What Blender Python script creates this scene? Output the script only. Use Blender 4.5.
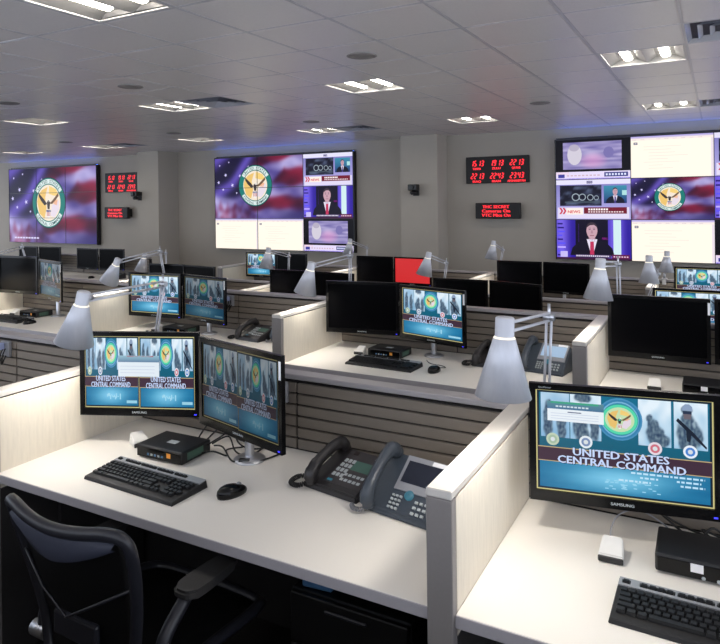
import bpy, bmesh, math, random
import numpy as np
from mathutils import Vector, Matrix, noise as mnoise
random.seed(7)
for o in list(bpy.data.objects): bpy.data.objects.remove(o)
SC = bpy.context.scene
COL = SC.collection
PI = math.pi
EYE = 1.74                                   # eye height above the upper floor
# ------------------------------------------------------------------ camera
FPX, Y0, YAW, ROLL = 656.1, 200.3, math.radians(28.61), math.radians(.714)
cF = Vector((-math.sin(YAW), math.cos(YAW), 0)); cR = Vector((math.cos(YAW), math.sin(YAW), 0)); cU = Vector((0, 0, 1))
cam = bpy.data.cameras.new('camera'); cam_o = bpy.data.objects.new('camera', cam); COL.objects.link(cam_o)
cam.sensor_width = 36; cam.sensor_fit = 'HORIZONTAL'; cam.lens = FPX / 720 * 36
cam.shift_y = (Y0 - 322) / 720; cam.clip_start = .05; cam.clip_end = 100
rx = cR * math.cos(ROLL) - cU * math.sin(ROLL); ry = cR * math.sin(ROLL) + cU * math.cos(ROLL)
M = Matrix((rx, ry, -cF)).transposed().to_4x4(); M.translation = (0, 0, EYE)
cam_o.matrix_world = M; SC.camera = cam_o
# ------------------------------------------------------------------ world, exposure
TROFFER_L, LAMP_W, TV_L, MON_L, WORLD_L, ADDED_RIM_L = 27.0, 8.0, 1.08, 1.0, 2.35, 6.5
w = bpy.data.worlds.new('world'); SC.world = w; w.use_nodes = True
w.node_tree.nodes['Background'].inputs[0].default_value = (.84, .92, 1.07, 1)
w.node_tree.nodes['Background'].inputs[1].default_value = WORLD_L
SC.view_settings.view_transform = 'Standard'; SC.view_settings.look = 'None'
SC.view_settings.gamma = 1; SC.view_settings.use_curve_mapping = False
SC.view_settings.exposure = 0.0
# pixel of the photograph -> direction; a point on a plane of known depth or height
def ray(x, y):
    a, b = x - 360, Y0 - y; c, s = math.cos(ROLL), math.sin(ROLL)
    return cR * ((a * c + b * s) / FPX) + cU * ((-a * s + b * c) / FPX) + cF
def onY(x, y, Y):
    d = ray(x, y); p = d * (Y / d.y); return Vector((p.x, p.y, p.z + EYE))
# ------------------------------------------------------------------ materials
def lin(c):
    return tuple(((v / 255) / 12.92 if v / 255 <= .04045 else ((v / 255 + .055) / 1.055) ** 2.4) for v in c)
MATS = {}
def mat(name, rgb, rough=.5, metal=0, var=.06, scale=40, bump=0, bscale=200, coat=0, stretch=None, spec=.5):
    m = bpy.data.materials.new(name); m.use_nodes = True; nt = m.node_tree; b = nt.nodes['Principled BSDF']
    b.inputs['Roughness'].default_value = rough; b.inputs['Metallic'].default_value = metal
    b.inputs['Specular IOR Level'].default_value = spec
    if coat: b.inputs['Coat Weight'].default_value = coat
    tc = nt.nodes.new('ShaderNodeTexCoord'); src = tc.outputs['Object']
    if stretch:
        mp = nt.nodes.new('ShaderNodeMapping'); mp.inputs['Scale'].default_value = stretch
        nt.links.new(src, mp.inputs[0]); src = mp.outputs[0]
    n = nt.nodes.new('ShaderNodeTexNoise'); n.inputs['Scale'].default_value = scale; n.inputs['Detail'].default_value = 3
    nt.links.new(src, n.inputs['Vector'])
    r = nt.nodes.new('ShaderNodeValToRGB'); c = lin(rgb)
    r.color_ramp.elements[0].position = .3; r.color_ramp.elements[1].position = .7
    r.color_ramp.elements[0].color = tuple(max(0, v * (1 - var)) for v in c) + (1,)
    r.color_ramp.elements[1].color = tuple(min(1, v * (1 + var)) for v in c) + (1,)
    nt.links.new(n.outputs['Fac'], r.inputs[0]); nt.links.new(r.outputs[0], b.inputs['Base Color'])
    if bump:
        n2 = nt.nodes.new('ShaderNodeTexNoise'); n2.inputs['Scale'].default_value = bscale; n2.inputs['Detail'].default_value = 2
        nt.links.new(src, n2.inputs['Vector'])
        bp = nt.nodes.new('ShaderNodeBump'); bp.inputs['Strength'].default_value = bump; bp.inputs['Distance'].default_value = .002
        nt.links.new(n2.outputs['Fac'], bp.inputs['Height']); nt.links.new(bp.outputs[0], b.inputs['Normal'])
    MATS[name] = m; return m
def emis(name, rgb, L):
    m = bpy.data.materials.new(name); m.use_nodes = True; nt = m.node_tree
    b = nt.nodes['Principled BSDF']; b.inputs['Base Color'].default_value = (.02, .02, .02, 1); b.inputs['Roughness'].default_value = .4
    b.inputs['Emission Color'].default_value = lin(rgb) + (1,); b.inputs['Emission Strength'].default_value = L
    MATS[name] = m; return m
def screen_mat(name, L, rough=.25):
    m = bpy.data.materials.new(name); m.use_nodes = True; nt = m.node_tree
    b = nt.nodes['Principled BSDF']; b.inputs['Base Color'].default_value = (.012, .012, .014, 1)
    b.inputs['Roughness'].default_value = rough; b.inputs['Emission Strength'].default_value = L; b.inputs['Specular IOR Level'].default_value = .12
    a = nt.nodes.new('ShaderNodeAttribute'); a.attribute_name = 'pic'
    nt.links.new(a.outputs['Color'], b.inputs['Emission Color'])
    MATS[name] = m; return m
mat('wall', (184, 177, 166), .85, var=.02, scale=3, bump=.12, bscale=260)
mat('ceil_tile', (243, 239, 240), .3, var=.025, scale=60, bump=.05, bscale=350)
mat('ceil_grid', (206, 204, 210), .3, var=.01)
mat('light_frame', (226, 224, 222), .4, var=.01)
mat('carpet', (38, 34, 33), .95, var=.35, scale=160, bump=.8, bscale=500)
mat('laminate', (238, 233, 225), .42, var=.012, scale=300)
mat('edge_band', (172, 168, 172), .5, var=.02, scale=120)
mat('cap', (206, 201, 194), .33, var=.012, scale=200)
mat('unlit_panel_cap', (158, 154, 156), .3, var=.012, scale=200)  # same material as the divider cap, its unlit tone put into the colour
mat('post', (134, 129, 127), .5, var=.02, scale=120)
mat('fabric', (228, 219, 202), .85, var=.045, scale=90, bump=.3, bscale=500, stretch=(1, 1, .12))
mat('slat', (122, 113, 103), .45, var=.03, scale=60, stretch=(.15, 1, 1))
mat('reveal', (22, 20, 19), .7)
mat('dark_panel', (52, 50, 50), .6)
mat('plastic_black', (16, 16, 18), .32, var=.1)
mat('plastic_matte', (22, 22, 24), .55, var=.1)
mat('gloss_black', (8, 8, 10), .2, var=.1, spec=.3)
mat('screen_off', (4, 4, 6), .28, var=.05, spec=.07)
mat('phone_dark', (38, 36, 38), .38, var=.06)
mat('phone_blue', (58, 66, 76), .36, var=.05)
mat('phone_face', (56, 52, 54), .45, var=.05)
mat('phone_silver', (150, 152, 158), .35, metal=.3, var=.03)
mat('lcd_green', (70, 104, 92), .3)
mat('lcd_dark', (32, 36, 48), .15)
mat('key_grey', (170, 176, 178), .5)
mat('key_black', (20, 20, 22), .45, var=.1)
mat('kb_silver', (160, 162, 166), .38, metal=.3, var=.03)
mat('steel', (198, 200, 206), .3, metal=.85, var=.03, scale=30, stretch=(1, 1, .2))
mat('lamp_alu', (204, 206, 214), .42, metal=.25, var=.025, scale=20, stretch=(6, 6, .3))
mat('chrome', (205, 205, 210), .12, metal=1)
mat('white_plastic', (226, 224, 220), .4, var=.02)
mat('paper_white', (238, 238, 240), .6, var=.02)
mat('tag_blue', (70, 110, 150), .5)
mat('cable_black', (14, 14, 15), .45)
mat('cable_grey', (128, 128, 132), .45)
mat('box_green', (62, 92, 78), .5)
mat('mesh_black', (11, 11, 14), .6, var=.2, scale=400, bump=.4, bscale=900)
mat('chair_frame', (34, 35, 42), .38, var=.05)
mat('chair_foam', (54, 58, 74), .55, var=.05)
mat('arm_pad', (44, 43, 43), .6, var=.06)
mat('chair_pale', (150, 160, 196), .6, var=.05)
mat('speaker_grille', (150, 146, 146), .6, var=.05, scale=300)
mat('vent_white', (190, 192, 204), .25, coat=.6, var=.02)
mat('vent_dark', (60, 64, 86), .6)
mat('troffer_pan', (138, 137, 136), .35, var=.01)
mat('tv_frame', (14, 14, 26), .25, var=.05)  # blue bloom of the screen edges put into the frame tint
mat('orange', (226, 150, 60), .5)
mat('led_off', (26, 5, 6), .5)
mat('drawer_black', (13, 13, 14), .4, var=.05)
emis('troffer_lens', (255, 247, 234), TROFFER_L)
emis('added_rim_blue', (70, 120, 255), ADDED_RIM_L)
emis('lamp_gap', (255, 246, 228), 1.3)
emis('bulb', (255, 244, 220), 6)
emis('led_red', (255, 30, 44), 1.8)
emis('led_blue', (60, 60, 255), 2.0)
emis('led_purple', (110, 60, 220), .25)
emis('red_screen', (222, 38, 42), .85)
emis('btn_cyan', (60, 160, 190), .35)
emis('phone_lcd_lit', (176, 205, 235), .8)
screen_mat('tv_picture', TV_L, .3)
screen_mat('mon_picture', MON_L, .2)
screen_mat('mon_picture_dim', .25, .2)
# ------------------------------------------------------------------ mesh helpers
def new_bm(): return bmesh.new()
def box(bm, x0, y0, z0, x1, y1, z1, bev=0, seg=1):
    vs = [bm.verts.new(p) for p in ((x0, y0, z0), (x1, y0, z0), (x1, y1, z0), (x0, y1, z0), (x0, y0, z1), (x1, y0, z1), (x1, y1, z1), (x0, y1, z1))]
    fs = [bm.faces.new([vs[i] for i in f]) for f in ((3, 2, 1, 0), (4, 5, 6, 7), (0, 1, 5, 4), (1, 2, 6, 5), (2, 3, 7, 6), (3, 0, 4, 7))]
    if bev:
        es = list({e for f in fs for e in f.edges})
        bmesh.ops.bevel(bm, geom=es, offset=bev, segments=seg, affect='EDGES', profile=.5)
    return bm
def hexa(bm, b4, t4):                         # 8-corner solid, bottom ring and top ring counter-clockwise from above
    vs = [bm.verts.new(p) for p in list(b4) + list(t4)]
    for f in ((3, 2, 1, 0), (4, 5, 6, 7), (0, 1, 5, 4), (1, 2, 6, 5), (2, 3, 7, 6), (3, 0, 4, 7)): bm.faces.new([vs[i] for i in f])
    return bm
def lathe(bm, prof, n=24, origin=(0, 0, 0), axis=(0, 0, 1), cap0=False, cap1=False):
    q = Vector((0, 0, 1)).rotation_difference(Vector(axis).normalized()); o = Vector(origin); rings = []
    for r, z in prof:
        rings.append([bm.verts.new(o + q @ Vector((r * math.cos(2 * PI * i / n), r * math.sin(2 * PI * i / n), z))) for i in range(n)])
    for a, b in zip(rings, rings[1:]):
        for i in range(n): bm.faces.new((a[i], a[(i + 1) % n], b[(i + 1) % n], b[i])).smooth = True
    if cap0: bm.faces.new(rings[0][::-1])
    if cap1: bm.faces.new(rings[-1])
    return bm
def cyl(bm, a, b, r, n=12, r2=None):
    a, b = Vector(a), Vector(b); L = (b - a).length
    return lathe(bm, [(r, 0), (r if r2 is None else r2, L)], n, a, b - a, True, True)
def smooth_path(pts, sub=6, closed=False):
    P = [Vector(p) for p in pts]; n = len(P); out = []
    rng = range(n if closed else n - 1)
    for i in rng:
        p0 = P[(i - 1) % n] if closed or i > 0 else P[i]; p1 = P[i]; p2 = P[(i + 1) % n]
        p3 = P[(i + 2) % n] if closed or i + 2 < n else P[(i + 1) % n]
        for k in range(sub):
            t = k / sub
            out.append(.5 * ((2 * p1) + (-p0 + p2) * t + (2 * p0 - 5 * p1 + 4 * p2 - p3) * t * t + (-p0 + 3 * p1 - 3 * p2 + p3) * t ** 3))
    if not closed: out.append(P[-1])
    return out
def tube(bm, pts, r, n=8, sub=6, closed=False, flat=1.0, radii=None):
    P = smooth_path(pts, sub, closed) if sub > 1 else [Vector(p) for p in pts]
    rings = []; m = len(P); up = Vector((0, 0, 1)); prev = None
    for i, p in enumerate(P):
        t = (P[(i + 1) % m] - P[i - 1]) if closed else (P[min(i + 1, m - 1)] - P[max(i - 1, 0)])
        t.normalize()
        if prev is None:
            a = t.cross(up)
            if a.length < .05: a = t.cross(Vector((1, 0, 0)))
        else: a = prev - t * prev.dot(t)
        a.normalize(); prev = a; b = t.cross(a)
        rr = r if radii is None else radii[min(int(i / max(1, m - 1) * (len(radii) - 1) + .5), len(radii) - 1)]
        rings.append([bm.verts.new(p + a * rr * math.cos(2 * PI * k / n) + b * rr * flat * math.sin(2 * PI * k / n)) for k in range(n)])
    for i in range(m if closed else m - 1):
        A, B = rings[i], rings[(i + 1) % m]
        for k in range(n): bm.faces.new((A[k], A[(k + 1) % n], B[(k + 1) % n], B[k])).smooth = True
    if not closed: bm.faces.new(rings[0][::-1]); bm.faces.new(rings[-1])
    return bm
def rbox_prism(bm, pts, z0, z1):              # vertical prism of a polygon
    a = [bm.verts.new((x, y, z0)) for x, y in pts]; b = [bm.verts.new((x, y, z1)) for x, y in pts]; n = len(pts)
    bm.faces.new(a[::-1]); bm.faces.new(b)
    for i in range(n): bm.faces.new((a[i], a[(i + 1) % n], b[(i + 1) % n], b[i]))
    return bm
def mesh_of(name, bm, m):
    bmesh.ops.recalc_face_normals(bm, faces=bm.faces[:])
    me = bpy.data.meshes.new(name); bm.to_mesh(me); bm.free(); me.materials.append(MATS[m] if isinstance(m, str) else m); return me
def obj(name, me, parent=None, loc=(0, 0, 0), rot=(0, 0, 0)):
    o = bpy.data.objects.new(name, me); COL.objects.link(o); o.parent = parent; o.location = loc; o.rotation_euler = rot; return o
def part(name, bm, m, parent, loc=(0, 0, 0), rot=(0, 0, 0), label=None, stuff=False):
    o = obj(name, mesh_of(name, bm, m), parent, loc, rot)
    if label: o['label'] = label
    if stuff: o['kind'] = 'stuff'
    return o
def tag(o, label, cat, group=None):
    o['label'] = label; o['category'] = cat
    if group: o['group'] = group
    return o
def thing(name, label, cat, loc=(0, 0, 0), rotz=0, group=None):
    o = bpy.data.objects.new(name, None); COL.objects.link(o); o.location = loc; o.rotation_euler = (0, 0, rotz); o.empty_display_size = .05
    return tag(o, label, cat, group)
def struct(name, bm, m, parent=None, label=None):
    o = obj(name, mesh_of(name, bm, m), parent)
    if parent is None: o['kind'] = 'structure'
    if label: o['label'] = label
    return o
def copy_tree(o, parent=None):
    c = o.copy(); COL.objects.link(c); c.parent = parent
    for ch in [x for x in bpy.data.objects if x.parent == o]: copy_tree(ch, c)
    return c
# ------------------------------------------------------------------ layout of the room (metres)
XL, XR, YN, YW, ZC = -20.5, 5.6, -3.2, 10.57, EYE + 1.084
YF = [1.487, 3.314, 5.14, 6.97]               # front edge of each desk row
YB = [2.195, 4.044, 5.86, 7.68]               # face of the slatted partition behind each row
LV = [0, 0, -.185, -.185]                     # floor level of each row
DT, PT = .74, 1.04                            # desk top, partition top
TH = .067
def xr(k): return -.566 - 1.801 * k            # right face of divider k
ROWS = ['front desk row', 'second desk row', 'third desk row', 'desk row nearest the screens']
ROWN = ["mesh chair's row", 'second row from mesh chair', 'third row from mesh chair', 'fourth row from mesh chair']
COLN = {-1: 'facing white-document screens', 0: 'facing news screens', 1: 'facing clock board', 2: 'facing pillar by clocks', 4: 'facing flag over documents', 5: 'facing pillar by flag'}
def where(r, k): return ROWN[r] + ', ' + COLN[k]
# structure ---------------------------------------------------------
b = new_bm(); box(b, XL, YN, -.3, XR, 4.62, 0); fl = struct('floor', b, 'carpet', label='dark brown carpet floor')
b = new_bm(); box(b, XL, 4.62, -.5, XR, YW, -.185); struct('floor_lower', b, 'carpet', label='dark carpet floor one step lower by the screens')
b = new_bm(); box(b, XL, YW, -.5, XR, YW + .15, ZC + .3); struct('wall_back', b, 'wall', label='taupe painted wall behind the video walls')
b = new_bm(); box(b, -10.84, 9.99, -.185, -10.23, YW, ZC); struct('trim_1', b, 'wall', label='square taupe pillar beside the all-flag video wall')
b = new_bm(); box(b, -4.73, 10.12, -.185, -4.06, YW, ZC); struct('trim_2', b, 'wall', label='square taupe pillar beside the red clock board')
b = new_bm(); box(b, XL, YW - .012, -.185, XR, YW, -.085); struct('baseboard_back', b, 'reveal')
# ceiling: slab, T-bar grid, tiles
TX, TY, GX, GY = .611, .624, -.49, 5.52       # tile pitch and the centre of one light
b = new_bm(); box(b, XL, YN, ZC + .06, XR, YW, ZC + .3); ceiling = struct('ceiling', b, 'vent_dark', label='suspended ceiling of white tiles in a metal grid')
i0, i1 = math.ceil((XL - GX) / TX - .5), math.floor((XR - GX) / TX + .5)
j0, j1 = math.ceil((YN - GY) / TY - .5), math.floor((YW - GY) / TY + .5)
b = new_bm(); e = .009
for i in range(i0, i1 + 2):
    x = GX + (i - .5) * TX
    if XL < x < XR: box(b, x - e, YN, ZC - .004, x + e, YW, ZC + .03)
for j in range(j0, j1 + 2):
    y = GY + (j - .5) * TY
    if YN < y < YW: box(b, XL, y - e, ZC - .0035, XR, y + e, ZC + .029)
g = part('grid', b, 'ceil_grid', ceiling, label='thin white metal T-bar grid'); g['kind'] = 'stuff'
LIGHTS = [(i, j) for i in range(-32, 12, 4) for j in (-10, -5, 0, 5)]
LIGHTS = [(i, j) for i, j in LIGHTS if XL + .4 < GX + i * TX < XR - .4]
def cell(x, y): return (round((x - GX) / TX), round((y - GY) / TY))
VENTS = [(1, 0), (1, 5), (-7, 0), (-7, 5), (-15, 5), (1, -1)]
VENTS = [(1, -1), (1, 5), (-7, 0), (-7, 5), (-15, 5)]
skip = set(LIGHTS) | set(VENTS)
b = new_bm(); box(b, -TX / 2 + .002, -TY / 2 + .002, 0, TX / 2 - .002, TY / 2 - .002, .015); box(b, -TX / 2 + .016, -TY / 2 + .016, -.003, TX / 2 - .016, TY / 2 - .016, .001)
tile_me = mesh_of('ceiling_tile', b, 'ceil_tile')
cells = []
for i in range(i0, i1 + 1):
    for j in range(j0, j1 + 1):
        if (i, j) in skip: continue
        x, y = GX + i * TX, GY + j * TY
        if x - TX / 2 < XL or x + TX / 2 > XR or y - TY / 2 < YN or y + TY / 2 > YW: edge = True
        else: edge = False
        v = Vector((x, y, 0)); d = v.dot(cF); s = v.dot(cR) / max(d, .01) * FPX + 360
        vis = d > .5 and -30 < s < 750 and 1.084 / d * FPX < Y0 + 40
        cells.append((0 if (vis and not edge) else 1, d if vis else 99, i, j, edge))
cells.sort()
rest = new_bm()
for n, (a, d, i, j, edge) in enumerate(cells):
    x, y = GX + i * TX, GY + j * TY
    if n < 290 and a == 0: obj('ceiling_tile', tile_me, ceiling, (x, y, ZC))
    else:
        box(rest, max(x - TX / 2, XL), max(y - TY / 2, YN), ZC, min(x + TX / 2, XR), min(y + TY / 2, YW), ZC + .015)
part('tile_field', rest, 'ceil_tile', ceiling, stuff=True)
# ceiling lights ------------------------------------------------------
def make_troffer():
    t = thing('ceiling_light', 'square recessed ceiling light', 'light')
    hx, hy = TX / 2 - .008, TY / 2 - .008
    b = new_bm()
    for x0, x1, y0, y1 in ((-hx, hx, -hy, -hy + .018), (-hx, hx, hy - .018, hy), (-hx, -hx + .018, -hy + .018, hy - .018), (hx - .018, hx, -hy + .018, hy - .018)): box(b, x0, y0, -.003, x1, y1, .012)
    part('frame', b, 'light_frame', t)
    b = new_bm()
    # pan: two shallow wells with sloping reflectors, open downwards
    for s in (-1, 1):
        c = s * (hx - .018) / 2; w = (hx - .018) / 2; y = hy - .018
        prof = [(c - w, .004), (c - .07, .045), (c + .07, .045), (c + w, .004)]
        for (xa, za), (xb, zb) in zip(prof, prof[1:]):
            vs = [b.verts.new(p) for p in ((xa, -y, za), (xb, -y, zb), (xb, y, zb), (xa, y, za))]; b.faces.new(vs)
        for yy in (-y, y):
            vs = [b.verts.new((px, yy, pz)) for px, pz in prof]; b.faces.new(vs)
    part('reflector_pan', b, 'troffer_pan', t)
    for s in (-1, 1):
        b = new_bm(); c = s * (hx - .018) / 2
        n = 6; pr = [(c + (.034) * math.cos(PI + PI * q / n), .043 + .016 * math.sin(PI + PI * q / n)) for q in range(n + 1)]
        for (xa, za), (xb, zb) in zip(pr, pr[1:]):
            vs = [b.verts.new(p) for p in ((xa, -.24, za), (xb, -.24, zb), (xb, .24, zb), (xa, .24, za))]; b.faces.new(vs)
        part('lamp_lens', b, 'troffer_lens', t)
    return t
tr0 = make_troffer(); first = True
for i, j in LIGHTS:
    o = tr0 if first else copy_tree(tr0); first = False
    o.location = (GX + i * TX, GY + j * TY, ZC)
    tag(o, 'square recessed ceiling light with two glowing lens strips', 'light', 'recessed ceiling lights')
def make_vent():
    t = thing('air_vent', 'square louvred ceiling air vent', 'vent'); hx, hy = TX / 2 - .01, TY / 2 - .01
    b = new_bm(); box(b, -hx, -hy, .02, hx, hy, .03); part('duct', b, 'vent_dark', t)
    for q in range(4):
        b = new_bm(); s0 = 1 - q * .24; s1 = s0 - .10; z0, z1 = -.002, .02
        for k in range(4):
            a = PI / 2 * k; R = Matrix.Rotation(a, 3, 'Z')
            pts = [(-hx * s0, -hx * s0, z0), (hx * s0, -hx * s0, z0), (hx * s1, -hx * s1, z1), (-hx * s1, -hx * s1, z1)]
            vs = [b.verts.new(R @ Vector(p)) for p in pts]; b.faces.new(vs)
        part('louvre', b, 'vent_white', t)
    return t
v0 = make_vent()
VL = {(1, -1): 'square louvred ceiling air vent, one tile ahead of a ceiling light', (1, 5): 'square louvred ceiling air vent close before the white-document screens', (-7, 0): 'square louvred ceiling air vent beside a ceiling light mid-room', (-7, 5): 'square louvred ceiling air vent before the pillar by the clock board', (-15, 5): 'square louvred ceiling air vent before the pillar by the all-flag wall'}
for n, (i, j) in enumerate(VENTS):
    o = v0 if n == 0 else copy_tree(v0); o.location = (GX + i * TX, GY + j * TY, ZC); tag(o, VL[(i, j)], 'vent', 'ceiling air vents')
sp0 = None
for x, y in ((-2.32, 4.31), (-4.76, 4.32), (-6.6, 4.33), (-1.76, 7.52), (-4.85, 7.53), (-7.4, 7.56), (-9.98, 7.6)):
    if sp0 is None:
        sp0 = thing('ceiling_speaker', '', 'speaker'); b = new_bm(); lathe(b, [(.095, 0), (.112, 0), (.115, -.006), (.100, -.010), (.095, -.006)], 32); part('ring', b, 'speaker_grille', sp0)
        b = new_bm(); lathe(b, [(.001, -.009), (.05, -.0085), (.096, -.006), (.096, .0)], 32); part('grille', b, 'speaker_grille', sp0); o = sp0
    else: o = copy_tree(sp0)
    o.location = (x, y, ZC - .003); tag(o, 'round perforated speaker grille in a ceiling tile', 'speaker', 'round ceiling speakers')
# ------------------------------------------------------------------ pictures: flat polygons with their own colours
TXT = {}
def text_tris(s, bold=0.0):
    key = (s, bold)
    if key not in TXT:
        cu = bpy.data.curves.new('t', 'FONT'); cu.body = s; cu.size = 1; cu.offset = bold; cu.resolution_u = 2
        o = bpy.data.objects.new('t', cu); COL.objects.link(o)
        dg = bpy.context.evaluated_depsgraph_get(); ev = o.evaluated_get(dg); me = ev.to_mesh()
        me.calc_loop_triangles(); V = np.array([v.co[:2] for v in me.vertices]) if len(me.vertices) else np.zeros((0, 2))
        T = [tuple(t.vertices) for t in me.loop_triangles]; ev.to_mesh_clear()
        bpy.data.objects.remove(o); bpy.data.curves.remove(cu)
        if len(V):
            mn, mx = V.min(0), V.max(0); V = V - np.array([mn[0], 0])
            TXT[key] = (V, T, mx[0] - mn[0])
        else: TXT[key] = (V, T, .3)
    return TXT[key]
class Canvas:
    def __init__(s): s.f = []; s.layer = 0; s.m = (0, 0, 1, 1)
    def P(s, x, y): return (s.m[0] + x * s.m[2], s.m[1] + y * s.m[3])
    def poly(s, pts, col, layer=None, raw=False):
        c = lin(col) if not isinstance(col, list) else None
        s.f.append(([p if raw else s.P(*p) for p in pts], col if c is None else [c] * len(pts), s.layer if layer is None else layer))
    def rect(s, x0, y0, x1, y1, col): s.poly([(x0, y0), (x1, y0), (x1, y1), (x0, y1)], col)
    def grad(s, x0, y0, x1, y1, c0, c1):      # vertical two-colour
        a, b = lin(c0), lin(c1); s.poly([(x0, y0), (x1, y0), (x1, y1), (x0, y1)], [a, a, b, b])
    def grid(s, x0, y0, x1, y1, nx, ny, fn):
        for i in range(nx):
            for j in range(ny):
                q = [(x0 + (x1 - x0) * (i + a) / nx, y0 + (y1 - y0) * (j + b) / ny) for a, b in ((0, 0), (1, 0), (1, 1), (0, 1))]
                s.poly(q, [lin(fn((p[0] - x0) / (x1 - x0), (p[1] - y0) / (y1 - y0))) for p in q])
    def disc(s, cx, cy, r, col, n=28, asp=1, a0=0, a1=2 * PI):   # r in y units, asp = x stretch
        s.poly([(cx + r * asp * math.cos(a0 + (a1 - a0) * k / n), cy + r * math.sin(a0 + (a1 - a0) * k / n)) for k in range(n)], col)
    def up(s): s.layer += 1; return s
    def text(s, t, x, y, h, col, align='c', width=None, bold=.02, asp=1):
        V, T, w = text_tris(t, 0); k = h / .73; sx = k * asp if width is None else width / w
        off = {'c': -w / 2, 'l': 0, 'r': -w}[align]
        for dx, dy in ((0, 0), (bold * 1.6, 0), (-bold * 1.6, 0), (0, bold), (0, -bold)):
            for a in T: s.poly([(x + (V[i][0] + off + dx) * sx, y + (V[i][1] + dy) * k) for i in a], col)
    def arc_text(s, t, cx, cy, r, h, col, a_mid, spread, inside=False, asp=1):
        n = len(t)
        for q, ch in enumerate(t):
            V, T, w = text_tris(ch, .01); k = h / .73
            ang = a_mid + (spread * (.5 - (q + .5) / n) if not inside else spread * ((q + .5) / n - .5))
            rot = ang - PI / 2 if not inside else ang + PI / 2
            for a in T:
                pts = []
                for i in a:
                    px, py = (V[i][0] - w / 2) * k, (V[i][1] - (.36 if True else 0)) * k
                    X = r * math.cos(ang) + px * math.cos(rot) - py * math.sin(rot); Y = r * math.sin(ang) + px * math.sin(rot) + py * math.cos(rot)
                    pts.append((cx + X * asp, cy + Y))
                s.poly(pts, col)
    def clip(s, x0, y0, x1, y1):
        out = Canvas()
        for pts, cols, ly in s.f:
            P = [tuple(p) + tuple(c) for p, c in zip(pts, cols)]
            for ax, lim, sg in ((0, x0, 1), (0, x1, -1), (1, y0, 1), (1, y1, -1)):
                Q = []
                for a, bb in zip(P, P[1:] + P[:1]):
                    da, db = (a[ax] - lim) * sg, (bb[ax] - lim) * sg
                    if da >= 0: Q.append(a)
                    if (da >= 0) != (db >= 0):
                        t = da / (da - db); Q.append(tuple(u + (v - u) * t for u, v in zip(a, bb)))
                P = Q
                if len(P) < 3: break
            if len(P) >= 3: out.f.append(([(p[0] - x0, p[1] - y0) for p in P], [p[2:] for p in P], ly))
        return out
    def build(s, name, m, ox=0, oz=0, eps=.0003):
        V, F, Cc = [], [], []
        for pts, cols, ly in s.f:
            A = sum(p[0] * q[1] - q[0] * p[1] for p, q in zip(pts, pts[1:] + pts[:1]))
            idx = list(range(len(pts))) if A > 0 else list(range(len(pts)))[::-1]
            F.append([len(V) + k for k in range(len(pts))])
            for k in idx: V.append((pts[k][0] + ox, -ly * eps, pts[k][1] + oz)); Cc.append(tuple(cols[k][:3]) + (1,))
        me = bpy.data.meshes.new(name); me.from_pydata(V, [], F); me.materials.append(MATS[m])
        at = me.color_attributes.new('pic', 'FLOAT_COLOR', 'POINT'); at.data.foreach_set('color', np.array(Cc, dtype=np.float32).ravel())
        me.update(); return me
def mixc(a, b, t):
    t = max(0, min(1, t)); return tuple(p + (q - p) * t for p, q in zip(a, b))
def nz(x, y, s=0): return mnoise.noise(Vector((x, y, s)))
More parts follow.
